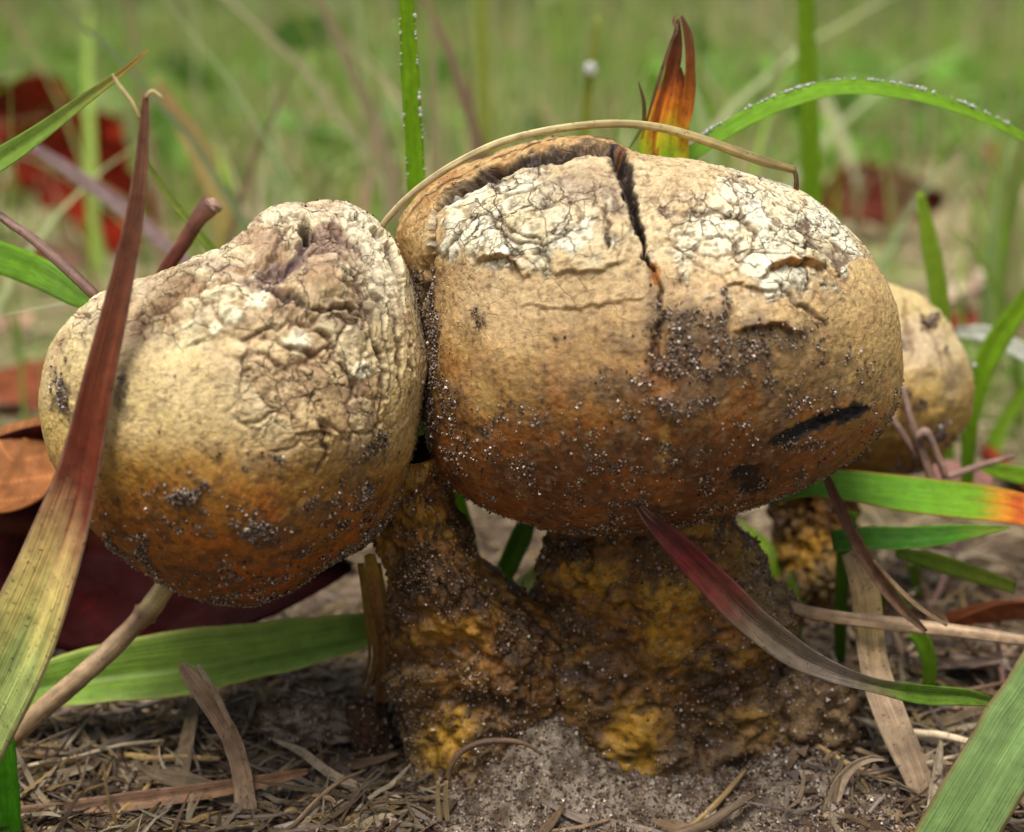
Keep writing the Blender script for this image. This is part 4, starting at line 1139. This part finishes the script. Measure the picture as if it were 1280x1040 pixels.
leaf("fallen_leaf", "brown-orange dead leaf on the ground at left edge behind the cap", at(-60, 490, 26), at(130, 440, 30) - at(-60, 490, 26), (0.2, -0.9, -0.2), 6.4, 4.0,
     [(0, (150, 84, 50)), (1, (120, 66, 44))], curl=0.3, seed=6)
leaf("fallen_leaf", "pinkish dry leaf lying just right of the small mushroom", at(1170, 612, 7.5), at(1260, 590, 9) - at(1170, 612, 7.5), (0.1, -0.8, -0.6), 2.2, 1.5,
     [(0, (190, 142, 130)), (1, (180, 130, 116))], curl=0.2, seed=7)
leaf("fallen_leaf", "rusty dead leaf half buried in the litter at the right edge", at(1180, 762, 2.5), at(1330, 745, 3) - at(1180, 762, 2.5), (0.1, -0.6, 0.6), 2.6, 1.0,
     [(0, (150, 84, 50)), (1, (150, 96, 70))], curl=0.4, seed=8)

# bottom right
pblade("grass_blade", "broad pale green blade with a red edge rising at the bottom right corner",
       [(1440, 690, -3.6, 50), (1360, 780, -3.6, 84), (1300, 872, -3.55, 96), (1246, 958, -3.5, 98), (1196, 1042, -3.4, 96), (1150, 1120, -3.2, 90)],
       [(0, (150, 190, 112)), (.5, (158, 194, 120)), (1, (146, 184, 108))], face=(0.2, -0.5, 0.85), fold=0.12, n=70, m=14, seed=30, edge=(150, 96, 74), mat=M['blade'])
pblade("grass_blade", "withered blade with dark red tip and grey middle slanting across the big stem",
       [(793, 626, -2.5, 7), (812, 648, -2.55, 18), (848, 684, -2.6, 32), (892, 728, -2.6, 40), (940, 776, -2.55, 40), (995, 818, -2.4, 36), (1040, 840, -2.2, 28), (1090, 856, -2.0, 20), (1150, 868, -1.7, 26), (1210, 872, -1.4, 22), (1250, 880, -1.2, 8)],
       [(0, (150, 112, 100)), (.05, (72, 36, 30)), (.16, (82, 20, 20)), (.27, (104, 54, 44)), (.36, (106, 92, 74)), (.6, (124, 112, 100)), (.70, (120, 112, 72)), (.76, (96, 132, 34)), (1, (104, 138, 40))],
       fold=0.55, n=110, m=12, seed=31, mat=M['dryblade'], ripple=0.05)
pblade("grass_blade", "bright green blade with a scorched orange spot lying right of the big stem",
       [(960, 622, 1.6, 20), (1010, 606, 1.7, 34), (1060, 606, 1.7, 46), (1130, 616, 1.6, 52), (1200, 624, 1.5, 52), (1260, 632, 1.4, 50), (1340, 650, 1.2, 44)],
       [(0, (84, 150, 30)), (.5, (96, 168, 24)), (.7, (108, 170, 24)), (.78, (196, 150, 40)), (.84, (180, 84, 36)), (.9, (200, 160, 60)), (1, (150, 160, 50))], face=(0, -0.7, 0.7), fold=0.25, n=80, m=12, seed=32, edge=(150, 120, 60))
pblade("grass_blade", "short dark green pointed blade below the scorched green blade",
       [(1262, 660, 1.0, 2), (1230, 662, 1.0, 14), (1180, 668, 1.1, 26), (1130, 672, 1.2, 30), (1085, 672, 1.3, 30), (1040, 676, 1.4, 28)],
       [(0, (140, 180, 90)), (.3, (60, 130, 34)), (1, (54, 118, 34))], face=(0, -0.8, 0.5), fold=0.3, n=50, m=10, seed=33, edge=(120, 170, 80))
pblade("grass_blade", "yellow-green blade lying under the dark green pointed one at right",
       [(1120, 690, 2.2, 12), (1160, 700, 2.2, 22), (1210, 715, 2.2, 22), (1270, 735, 2.2, 16)], [(0, (96, 140, 40)), (1, (110, 140, 50))], fold=0.2, n=30, seed=34)
pblade("grass_blade", "small upright green shoot in front of the small mushroom's stem",
       [(1066, 640, 2.6, 14), (1056, 680, 2.6, 18), (1052, 740, 2.6, 18), (1050, 830, 2.6, 14)], [(0, (80, 130, 30)), (1, (60, 100, 26))], fold=0.3, n=30, seed=35)
pblade("grass_blade", "short green shoot poking through the straw at lower right",
       [(1140, 790, 1.0, 16), (1152, 800, 1.0, 22), (1162, 830, 1.0, 20), (1160, 880, 1.0, 14)], [(0, (96, 150, 40)), (1, (70, 110, 30))], fold=0.3, n=24, seed=36)
pstraw("dry_straw", "long pale straw lying level across the litter right of the big stem",
       [(985, 758, 0.1, 16), (1020, 768, 0.1, 18), (1090, 778, 0.0, 19), (1180, 788, -0.1, 17), (1270, 800, -0.2, 15), (1340, 808, -0.3, 14)],
       [(0, (150, 122, 92)), (.5, (172, 146, 116)), (1, (150, 124, 100))], n=60, m=12, flat=.7, ridge=0.25, seed=37)
pblade("dry_straw", "dark split straw leaning from under the big cap onto the pale level straw",
       [(1030, 590, -0.2, 9), (1046, 626, -0.2, 14), (1064, 664, -0.3, 16), (1090, 710, -0.35, 18), (1124, 756, -0.4, 16), (1158, 790, -0.45, 6)],
       [(0, (96, 66, 50)), (.5, (124, 90, 70)), (1, (140, 110, 84))], fold=0.9, n=60, m=10, seed=38, mat=M['dryblade'], cat="straw")
pblade("dry_straw", "thin curved straw splitting off the dark leaning straw at right",
       [(1092, 700, -0.36, 4), (1120, 732, -0.42, 6), (1150, 760, -0.5, 6), (1184, 782, -0.5, 4)], [(0, (150, 120, 90)), (1, (190, 160, 120))], n=24, m=4, seed=39, mat=M['dryblade'], cat="straw")
pblade("dry_straw", "wide tan flattened dead blade hanging down past the level straw at right",
       [(1066, 690, 0.5, 30), (1082, 740, 0.4, 38), (1088, 800, 0.2, 38), (1098, 850, -0.4, 42), (1120, 910, -1.0, 42), (1142, 960, -1.4, 38), (1160, 1012, -1.7, 24)],
       [(0, (150, 126, 96)), (.3, (186, 160, 108)), (.5, (176, 150, 120)), (1, (168, 144, 116))], fold=0.3, n=70, m=12, seed=40, mat=M['dryblade'], cat="straw", ripple=0.1)
pblade("dry_straw", "small curled pale straw standing in the sand at bottom right",
       [(1030, 1060, -1.9, 24), (1040, 1010, -1.85, 22), (1050, 980, -1.8, 17), (1068, 958, -1.8, 12), (1088, 949, -1.8, 9), (1106, 949, -1.8, 5)],
       [(0, (188, 164, 132)), (1, (190, 166, 140))], fold=0.6, n=40, m=8, seed=41, mat=M['dryblade'], cat="straw")
pblade("dry_straw", "short upright straw splinter beside the curled pale straw",
       [(1054, 944, -1.75, 5), (1048, 966, -1.75, 9), (1042, 1000, -1.8, 10), (1036, 1040, -1.85, 10)], [(0, (176, 156, 120)), (1, (150, 126, 100))], n=20, m=5, seed=42, mat=M['dryblade'], cat="straw")
pstraw("dry_root", "thin dark bowed rootlet arching over the sand between the stems",
       [(562, 985, -2.1, 7), (562, 964, -2.1, 8), (572, 944, -2.1, 9), (596, 930, -2.1, 9), (630, 926, -2.05, 8), (656, 930, -2.0, 6), (676, 942, -2.0, 4)],
       [(0, (112, 88, 64)), (.5, (84, 64, 50)), (1, (104, 84, 64))], n=50, m=8, ridge=.25, seed=43, cat="root")
for (x0, l) in ((548, "pale upright straw bit below the yellow foot of the smaller stem"), (558, "second pale straw bit beside it below the bowed rootlet")):
    pblade("dry_straw", l, [(x0, 976, -2.2, 5), (x0 - 1, 1000, -2.25, 7), (x0 + 2, 1030, -2.3, 7)], [(0, (164, 140, 100)), (1, (170, 148, 110))], n=12, m=4, seed=x0, mat=M['dryblade'], cat="straw")
pblade("grass_blade", "green blade standing in the gap between the two stems, leaning left",
       [(560, 590, 3.0, 20), (568, 630, 3.0, 32), (582, 680, 3.0, 28), (600, 740, 3.0, 20), (606, 820, 3.0, 14)], [(0, (104, 170, 34)), (1, (90, 150, 34))], fold=0.3, n=30, seed=44)
g2 = pblade("grass_blade", "green blade leaning right in the gap between the two stems",
       [(662, 640, 2.6, 18), (652, 670, 2.6, 28), (634, 710, 2.6, 26), (622, 750, 2.6, 18), (616, 820, 2.6, 12)], [(0, (96, 160, 44)), (1, (80, 140, 30))], fold=0.35, n=30, seed=45)
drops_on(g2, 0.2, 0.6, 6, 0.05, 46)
pblade("grass_blade", "pale grey-green blade low in the gap between the two stems",
       [(690, 700, 4.0, 20), (660, 730, 4.0, 30), (630, 750, 4.0, 26), (600, 780, 4.0, 18)], [(0, (150, 176, 140)), (1, (130, 150, 110))], fold=0.2, n=24, seed=47)
# dry stems in front of the small mushroom
for rows, l in [([(1126, 480, 3.6, 8), (1140, 530, 3.5, 10), (1158, 580, 3.4, 12), (1168, 610, 3.3, 12)], "thin grey stalk standing before the small mushroom, leaning left"),
                ([(1100, 500, 3.7, 8), (1130, 545, 3.6, 9), (1160, 590, 3.5, 10)], "faint pinkish stalk slanting before the small mushroom's cap"),
                ([(1146, 548, 3.3, 8), (1156, 540, 3.3, 12), (1166, 556, 3.3, 10), (1182, 596, 3.2, 9)], "hooked grey stalk bent over before the small mushroom"),
                ([(1178, 598, 4.4, 8), (1220, 584, 4.4, 9), (1268, 570, 4.4, 7)], "pale thin stalk pointing right from the hooked stalk")]:
    pstraw("dry_stalk", l, rows, [(0, (150, 126, 112)), (1, (130, 100, 84))], n=26, m=8, seed=len(l))
pblade("grass_blade", "whitish dead blade lying in the blur right of the small mushroom",
       [(1195, 415, 10, 14), (1235, 418, 10, 22), (1280, 440, 10, 22), (1340, 470, 10, 18)], [(0, (196, 200, 180)), (1, (206, 210, 196))], n=24, seed=60, mat=M['dryblade'])
gb = pblade("grass_blade", "green blade with a dew drop leaning over right of the small mushroom",
       [(1310, 330, 7, 8), (1275, 385, 7, 24), (1245, 430, 7, 30), (1222, 480, 7, 26), (1212, 540, 7, 20), (1208, 640, 7, 14)], [(0, (120, 180, 40)), (1, (96, 150, 34))], n=40, seed=61)
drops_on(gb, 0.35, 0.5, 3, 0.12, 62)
pblade("grass_blade", "blurred light green blade upright left of the right edge, below the arching blade",
       [(1150, 240, 9, 10), (1162, 300, 9, 22), (1174, 370, 9, 24), (1182, 460, 9, 20), (1186, 600, 9, 14)], [(0, (130, 180, 70)), (1, (100, 150, 50))], n=40, seed=63)
pblade("grass_blade", "short light green blade tip at the right edge beyond the scorched blade",
       [(1225, 584, 5, 8), (1255, 590, 5, 20), (1300, 600, 5, 22), (1350, 615, 5, 20)], [(0, (110, 170, 30)), (1, (110, 160, 40))], n=24, seed=64)

rt = np.random.default_rng(55)
STK = [(150, 122, 96, 'tan'), (112, 84, 64, 'brown'), (176, 156, 128, 'pale'), (136, 104, 92, 'mauve-brown')]
for i in range(54):
    x_, y_ = rt.uniform(4.6, 9.8), rt.uniform(0.8, 9.0)
    az_, L_, up = rt.uniform(0, 6.28), rt.uniform(1.6, 4.2), rt.uniform(0.05, 0.75)
    z_ = float(ground_z(np.array([x_]), np.array([y_]))[0])
    b0 = np.array([x_, y_, z_ - 0.05]); d_ = unit(np.array([math.cos(az_), math.sin(az_), up]))
    p_ = [b0, b0 + d_ * L_ * .35 + rt.normal(0, .08, 3), b0 + d_ * L_ * .7 + rt.normal(0, .12, 3) - [0, 0, .1], b0 + d_ * L_ - [0, 0, rt.uniform(0, .5)]]
    p_ = [np.array([q_[0], q_[1], max(q_[2], float(ground_z(np.array([q_[0]]), np.array([q_[1]]))[0]) + .05)]) for q_ in p_]
    tn = STK[i % 4]; w_ = rt.uniform(.03, .08); mx_, my_ = to_px(np.array(p_).mean(0))
    straw("dry_stalk", "%s %s stalk %s in the tangle, %s, %s" % ("long" if L_ > 3 else "short", tn[3], "rising steeply" if up > .45 else "leaning" if up > .2 else "lying low", "beside the small mushroom" if my_ < 660 else "below the green blades" if my_ < 760 else "behind the level straw", "left part" if mx_ < 1120 else "middle" if mx_ < 1210 else "right edge"),
          p_, [w_, w_, w_ * .8, w_ * .4], [(0, tn[:3]), (1, np.array(tn[:3]) * .9)], n=26, m=8, ridge=.2, seed=i, group="tangled dry stalks right of the clump")
for i in range(9):
    x_, y_ = rt.uniform(5.0, 9.6), rt.uniform(3.5, 10.0)
    z_ = float(ground_z(np.array([x_]), np.array([y_]))[0]); L_ = rt.uniform(1.4, 3.6); az_ = rt.uniform(0, 6.28); ln = rt.uniform(.2, 1.1)
    p_ = [np.array([x_, y_, z_ - .1]), np.array([x_ + math.cos(az_) * ln * L_ * .25, y_ + math.sin(az_) * ln * L_ * .25, z_ + L_ * .5]), np.array([x_ + math.cos(az_) * ln * L_ * .8, y_ + math.sin(az_) * ln * L_ * .8, z_ + L_ * (.85 - .3 * ln)])]
    mx_, my_ = to_px(p_[1])
    blade("grass_blade", "%s green shoot %s among the tangled stalks, %s" % ("small" if L_ < 2.5 else "taller", "bending over" if ln > .65 else "standing up", "beside the small mushroom" if mx_ < 1130 else "midway to the right edge" if mx_ < 1210 else "at the right edge"), p_, [rt.uniform(.2, .4), .3, .03], [(0, (96, 140, 44)), (1, (120, 168, 56))], n=30, seed=i + 80, fold=.35, group="green shoots in the tangle")

# ------------------------------------------------------------------ litter
STRAW_TONES = [(186, 166, 134), (158, 136, 106), (134, 110, 84), (204, 186, 154), (104, 82, 62), (150, 134, 120), (170, 142, 92)]
TONE_NAMES = ['tan', 'mid-brown', 'brown', 'cream', 'dark brown', 'grey-mauve', 'ochre']
def litter():
    r = np.random.default_rng(77)
    def one(x, y, L, w, az, lift, seed):
        k = 6
        t = np.linspace(-0.5, 0.5, k)
        bend = r.normal(0, 0.10)
        X = x + np.cos(az) * t * L - np.sin(az) * bend * t * t * L
        Y = y + np.sin(az) * t * L + np.cos(az) * bend * t * t * L
        Z = ground_z(X, Y)
        Z = np.maximum(Z, Z.mean() - 0.1) + w * 0.5 + 0.08 + lift * (t + 0.5) * L
        return np.column_stack([X, Y, Z])
    # straws that can be picked out one by one
    n_left, n_right, n_mid = 70, 80, 8
    for i in range(n_left + n_right + n_mid):
        if i < n_left:
            x, y = r.uniform(-8.4, -2.2), r.uniform(-2.4, 3.2)
        elif i < n_left + n_right:
            y = r.uniform(-2.2, 4.5); x = r.uniform(6.6 if y < 0 else 5.0, 9.4)
        else:
            x, y = r.uniform(-2.5, 5.5), r.uniform(-2.8, -2.0)
        L = r.uniform(1.1, 3.8); w = r.uniform(0.05, 0.19); az = r.normal(0.15, 0.7) if r.uniform() < .75 else r.uniform(0, 3.1)
        pts = one(x, y, L, w, az, max(0, r.normal(0.02, 0.10)), i)
        ti = int(r.integers(len(STRAW_TONES))); c0 = np.array(STRAW_TONES[ti]) * r.uniform(0.85, 1.08)
        c1 = c0 * r.uniform(0.75, 1.1)
        side = "left" if i < n_left else ("right" if i < n_left + n_right else "front")
        grp = {"left": "straw litter on the left", "right": "straw litter on the right", "front": "straw bits on the sand"}[side]
        mx_, my_ = to_px(np.array(pts)[2:4].mean(0))
        col_ = {"left": ["at the left edge", "by the leaning tan stalk", "beside the forked straw", "under the pear-shaped cap"][int(np.clip((mx_ - 0) // 120, 0, 3))],
                "right": ["beside the big stem's foot", "near the wide dead blade", "at the right edge"][int(np.clip((mx_ - 1030) // 90, 0, 2))],
                "front": ["on the sand below the smaller stem", "on the sand below the big stem"][int(mx_ > 700)]}[side]
        row_ = "far back" if my_ < 800 else ("mid-litter" if my_ < 900 else ("near the front" if my_ < 975 else "at the bottom"))
        flat_ = r.uniform() < 0.6
        lab = "%s %s %s straw %s, %s, %s" % ("long" if L > 2.1 else "short", TONE_NAMES[ti], "flat" if flat_ else "round", "lying level" if abs(math.sin(az)) < .35 else ("slanting" if abs(math.sin(az)) < .8 else "pointing inward"), row_, col_)
        if flat_:
            blade("dry_straw", lab, pts, [w * .5, w * 1.6, w * 1.9, w * 1.8, w * 1.5, w * .4], [(0, c0), (1, c1)], cat="straw", group=grp, face=(r.normal(0, .3), -0.6, 0.8), fold=r.uniform(0.1, 0.8), n=22, m=5, seed=i, mat=M['dryblade'])
        else:
            straw("dry_straw", lab, pts, [w * .4, w * .5, w * .5, w * .5, w * .45, w * .3], [(0, c0), (1, c1)], cat="straw", group=grp, n=22, m=8, flat=0.75, ridge=.2, seed=i)
    # fine uncountable shreds: folded strips, built all at once
    N, n = 16000, 6
    u = r.uniform(size=N)
    yf = 3 + r.uniform(size=N) ** 2.0 * 75
    x = np.where(u < .30, r.uniform(-9, -1.6, N), np.where(u < .52, np.maximum(r.uniform(4.4, 10, N), r.uniform(5.6, 8, N) * (r.uniform(size=N) < .7)), r.uniform(-.5, .5, N) * (24 + yf) * 1.3))
    y = np.where(u < .30, r.uniform(-3, 6, N), np.where(u < .52, r.uniform(-3, 9, N), yf))
    x = np.where((x > 3.5) & (x < 7.0) & (y < -0.2) & (r.uniform(size=N) < .8), x + 3.0, x)
    big = 1 + np.clip(y, 0, None) * 0.03
    L = r.uniform(0.3, 1.9, N) * big; w = r.uniform(0.012, 0.06, N) * big
    az = r.uniform(0, 6.28, N); bend = r.normal(0, 0.2, N); lift = np.clip(r.normal(0, 0.16, N), 0, None)
    t = np.linspace(-.5, .5, n)
    X = x[:, None] + (np.cos(az)[:, None] * t - np.sin(az)[:, None] * bend[:, None] * t * t) * L[:, None]
    Y = y[:, None] + (np.sin(az)[:, None] * t + np.cos(az)[:, None] * bend[:, None] * t * t) * L[:, None]
    Z = ground_z(X, Y); Z = np.maximum(Z, Z.mean(1, keepdims=True) - .05) + .04 + r.uniform(0, .2, N)[:, None] + lift[:, None] * (t + .5) * L[:, None]
    C = np.stack([X, Y, Z], -1)
    bw = np.stack([-np.sin(az), np.cos(az), r.normal(0, .7, N)], 1); bw = unit(bw)
    nb = unit(np.cross(np.stack([np.cos(az), np.sin(az), 0 * az], 1), bw)); nb *= np.sign(nb[:, 2:3] + 1e-6)
    ww = w[:, None] * np.array([.4, .9, 1, 1, .8, .3])
    V = np.stack([C - bw[:, None] * ww[..., None], C + nb[:, None] * (ww * .7)[..., None], C + bw[:, None] * ww[..., None]], 2).reshape(-1, 3)
    F = (grid_faces(n, 3)[None] + (np.arange(N) * n * 3)[:, None, None]).reshape(-1, 4)
    c = np.array([lin(q) for q in STRAW_TONES])[r.integers(0, len(STRAW_TONES), N)] * r.uniform(.35, 1.05, (N, 1))
    c = mix(c, lin((206, 186, 150)), (y > 12) * r.uniform(0.1, .8, N))
    uv = np.column_stack([np.tile([0, .5, 1], N * n), np.tile(np.repeat(t * 6, 3), N)])
    o = obj("straw_litter", V, F, M['dryblade'], cols=np.repeat(c, n * 3, axis=0), uv=uv)
    tag(o, "fine shredded dead grass covering the ground all round the clump", "litter", kind="stuff")
    # dead leaves in the blur behind
    tones = [(150, 96, 66, 'brown'), (186, 150, 124, 'buff'), (136, 54, 36, 'red-brown'), (206, 178, 158, 'pale'), (150, 112, 96, 'grey-brown')]
    done = 0
    while done < 44:
        yy = 14 + 110 * r.uniform() ** 1.2; xx = r.uniform(-.48, .48) * (24 + yy) * .8
        P0 = np.array([xx, yy, ground_z(np.array([xx]), np.array([yy]))[0] + r.uniform(.3, 1.2)])
        a_ = r.uniform(0, 6.28); k_ = int(r.integers(len(tones))); tn = np.array(tones[k_][:3]) * r.uniform(.85, 1.05)
        L_ = r.uniform(2.5, 6) * (1 + yy * .006)
        qx, qy = to_px(P0)
        if (70 < qx < 530 and qy > 300) or (500 < qx < 1190 and 200 < qy < 650):
            continue
        where = "behind the foreground dry blade" if qx < 200 else "above the pear-shaped cap" if qx < 490 else "above the big cap" if qx < 900 else "above the big cap's right shoulder" if qx < 1130 else "near the right edge"
        o = leaf("dead_leaf", "%s %s dead leaf blurred in the %s litter %s" % ("large" if L_ > 6 else "small", tones[k_][3], "farthest" if qy < 240 else "far" if qy < 300 else "middle" if qy < 400 else "nearer", where), P0, (math.cos(a_), math.sin(a_), r.normal(0, .25)), (-math.sin(a_), math.cos(a_), r.normal(0, .5)), L_, L_ * r.uniform(.3, .55), [(0, tn), (1, tn * .85)], curl=r.uniform(-.4, .5), bend=.25, n=16, m=9, seed=done + 20, wavy=.12, lobes=.1)
        o["group"] = "blurred dead leaves behind"
        done += 1
    for i in range(10):
        xx, yy = r.uniform(5.2, 9.6), r.uniform(2.5, 9.5)
        P0 = np.array([xx, yy, float(ground_z(np.array([xx]), np.array([yy]))[0]) + r.uniform(.05, .3)]); a_ = r.uniform(0, 6.28); k_ = i % 5; tn = np.array(tones[k_][:3]) * .85
        L_ = r.uniform(1.2, 2.6); qx, qy = to_px(P0)
        o = leaf("dead_leaf", "%s %s curled leaf in the tangle, %s, %s" % ("larger" if L_ > 1.9 else "small", tones[k_][3], "beside the small mushroom" if qx < 1120 else "midway to right edge" if qx < 1210 else "at the right edge", "upper" if qy < 680 else "lower"), P0, (math.cos(a_), math.sin(a_), r.normal(.1, .2)), (-math.sin(a_), math.cos(a_), r.normal(0, .4)), L_, L_ * r.uniform(.3, .5), [(0, tn), (1, tn * .8)], curl=r.uniform(-.5, .6), bend=.3, n=18, m=10, seed=i + 70, wavy=.12, lobes=.08)
        o["group"] = "dead leaves in the tangle"
    # crumbs of soil and bark among the straws
    nc = 2600
    x = np.where(r.uniform(size=nc) < .5, r.uniform(-9, -1.8, nc), r.uniform(4.6, 9.6, nc)); y = r.uniform(-3, 5, nc)
    P = np.column_stack([x, y, ground_z(x, y) + r.uniform(0, .12, nc)])
    tag(grains("soil_crumbs", P, np.tile([0, 0, 1.0], (nc, 1)), 0.055, seed=79, jitter=.6, tint=(84, 62, 46), dark=.2), "brown soil and bark crumbs scattered among the straw", "soil", kind="stuff")
litter()

# ------------------------------------------------------------------ meadow behind
def meadow():
    r = np.random.default_rng(91)
    tones = [(138, 172, 66), (150, 184, 74), (120, 158, 54), (166, 184, 104), (184, 176, 128), (200, 180, 146), (186, 152, 128), (146, 188, 46)]
    pr = np.array([.14, .14, .12, .14, .14, .14, .09, .09])
    def strips(N, ylo, yhi, power, hmin, hmax, name, label, lean=0.35, spread=0.78, wide=1.0, pale=0.0):
        n = 7
        y = ylo + (yhi - ylo) * r.uniform(size=N) ** power
        x = r.uniform(-1, 1, N) * (24 + y) * spread
        k_ = x / (24 + y)
        ok = ~((y < 76) & (r.uniform(size=N) < .85) & (((k_ < -.225) & (k_ > -.37)) | ((k_ > .19) & (k_ < .33))))
        x, y = x[ok], y[ok]; N = len(x)
        z = ground_z(x, y) - 0.1
        H = r.uniform(hmin, hmax, N) * (0.6 + 0.8 * r.uniform(size=N) ** 2)
        W = r.uniform(0.16, 0.42, N) * (1 + y * 0.002) * wide
        az = r.uniform(0, 2 * math.pi, N); ln = np.abs(r.normal(0, lean, N))
        t = np.linspace(0, 1, n)
        cx = np.cos(az)[:, None] * (ln[:, None] * t ** 1.8) * H[:, None]
        cy = np.sin(az)[:, None] * (ln[:, None] * t ** 1.8) * H[:, None]
        cz = H[:, None] * (t - 0.35 * np.minimum(ln, 1.2)[:, None] * t ** 2.6)
        fa = r.uniform(0, math.pi, N)
        bw = np.stack([np.cos(fa), np.sin(fa), np.zeros(N)], 1)
        w = (W[:, None] * (np.clip(1 - t ** 2.2, 0.04, 1))[None]) / 2
        C = np.stack([x[:, None] + cx, y[:, None] + cy, z[:, None] + cz], -1)
        Lp = C - bw[:, None] * w[..., None]; Rp = C + bw[:, None] * w[..., None]
        nb = np.stack([-bw[:, 1], bw[:, 0], np.zeros(N)], 1)
        Mp = C + nb[:, None] * (w * 0.35)[..., None]
        V = np.stack([Lp, Mp, Rp], 2).reshape(-1, 3)
        gf = grid_faces(n, 3)
        F = (gf[None] + (np.arange(N) * n * 3)[:, None, None]).reshape(-1, 4)
        base = np.array([lin(tones[i]) for i in r.choice(len(tones), N, p=pr)]) * r.uniform(0.7, 1.15, (N, 1))
        if pale:
            base = mix(base, lin((190, 206, 160)), (r.uniform(size=N) < pale) * r.uniform(.3, .9, N))
        patch = fbm(np.column_stack([x * 0.03, y * 0.02, x * 0]), 2, 92)
        base = mix(base, lin((196, 178, 142)), smooth(0.0, 0.5, patch) * 0.5)
        tc = mix(base[:, None, :] * np.ones((1, n, 1)), lin((176, 160, 104)), np.clip((t[None] - 0.75) * 2.0, 0, 0.5) * r.uniform(0, 1, (N, 1)))
        c = np.repeat(tc[:, :, None, :], 3, axis=2).reshape(-1, 3)
        uv = np.column_stack([np.tile([0, .5, 1], N * n), np.tile(np.repeat(t * 10, 3), N)])
        tag(obj(name, V, F, M['meadow'], cols=np.clip(c, .004, .9), uv=uv, kind="stuff"), label, "grass")
    strips(960, 15, 80, 0.9, 6, 15, "near_grass", "scattered out-of-focus grass blades standing close behind the mushrooms")
    strips(480, 18, 90, 1.0, 9, 24, "tall_grass", "tall leaning blurred grass blades a hand's breadth or more behind the mushrooms", lean=0.75, wide=1.5, pale=0.45)
    strips(5000, 55, 280, 0.8, 6, 16, "meadow_grass", "blurred green and straw meadow grass filling the background")
    strips(11000, 240, 1100, 0.8, 16, 75, "far_grass", "distant meadow grass melting into a green band", spread=0.78)
meadow()

def herbs():
    # low broad-leaved plants in the meadow: rosettes of oval leaves
    r = np.random.default_rng(98)
    Vs, Cs, n = [], [], 0
    for k in range(310):
        y = 90 + 420 * r.uniform() ** 1.3; x = r.uniform(-.5, .5) * (24 + y) * 1.55
        if fbm(np.array([[x * .02, y * .012, 3.]]), 2, 99)[0] < -0.05: continue
        z = float(ground_z(np.array([x]), np.array([y]))[0]); R_ = r.uniform(4, 10) * (1 + y * .002)
        tone = lin([(120, 168, 62), (108, 156, 60), (140, 178, 84), (104, 142, 66)][r.integers(4)])
        for j in range(26):
            c = np.array([x, y, z]) + r.normal(0, 1, 3) * [R_, R_, R_ * .3] + [0, 0, R_ * .5]
            u = unit(r.normal(size=3) * [1, 1, .4]); v = unit(np.cross(u, r.normal(size=3) * [.5, .5, 1])); s_ = r.uniform(1.2, 3.0) * (1 + y * .002)
            an = np.linspace(0, 2 * math.pi, 7)[:-1]
            Vs.append(c + np.outer(np.cos(an), u) * s_ + np.outer(np.sin(an), v) * s_ * .6); Cs.append(np.tile(tone * r.uniform(.7, 1.2), (6, 1))); n += 1
    V = np.vstack(Vs); F = np.arange(n * 6).reshape(-1, 6)
    tag(obj("meadow_herbs", V, F, M['meadow'], cols=np.vstack(Cs), uv=np.tile([[0, 0], [1, 0], [1, 1], [0, 1], [.5, 1], [.5, 0]], (n, 1)), kind="stuff"), "bright green patches of low broad-leaved herbs blurred in the meadow", "herbs")
herbs()

def woodland():
    r = np.random.default_rng(95)
    # a belt of shrubs and trees behind the meadow, as leaf clumps on hidden limbs
    Vs, Cs = [], []
    N = 44000
    a = r.uniform(-1.25, 1.25, N)
    d = r.uniform(1250, 1900, N)
    x = np.sin(a) * d * 1.0; y = np.cos(a) * d
    top = 330 + 160 * fbm(np.column_stack([a * 9, a * 0, a * 0]), 3, 96)
    z = r.uniform(0, 1, N) ** 0.9 * top + ground_z(x, y)
    P = np.column_stack([x, y, z])
    keep = fbm(P * 0.012, 3, 97) > -0.28
    P = P[keep]; N = len(P)
    q = r.normal(size=(N, 2, 3)); u = unit(q[:, 0]); v = unit(np.cross(u, q[:, 1]))
    s = r.uniform(9, 20, N)[:, None]
    V = np.stack([P - u * s, P - v * s * .5, P + u * s, P + v * s * .5], 1).reshape(-1, 3)
    F = np.arange(N * 4).reshape(-1, 4)
    base = np.array([lin(c) for c in [(160, 178, 124), (172, 186, 136), (140, 158, 112), (184, 190, 160)]])[r.integers(0, 4, N)] * r.uniform(.7, 1.2, (N, 1))
    uv = np.tile([[0, 0], [1, 0], [1, 1], [0, 1]], (N, 1))
    tag(obj("woodland", V, F, M['meadow'], cols=np.repeat(base, 4, axis=0), uv=uv, kind="stuff"), "dark green belt of trees far beyond the meadow", "trees")
woodland()
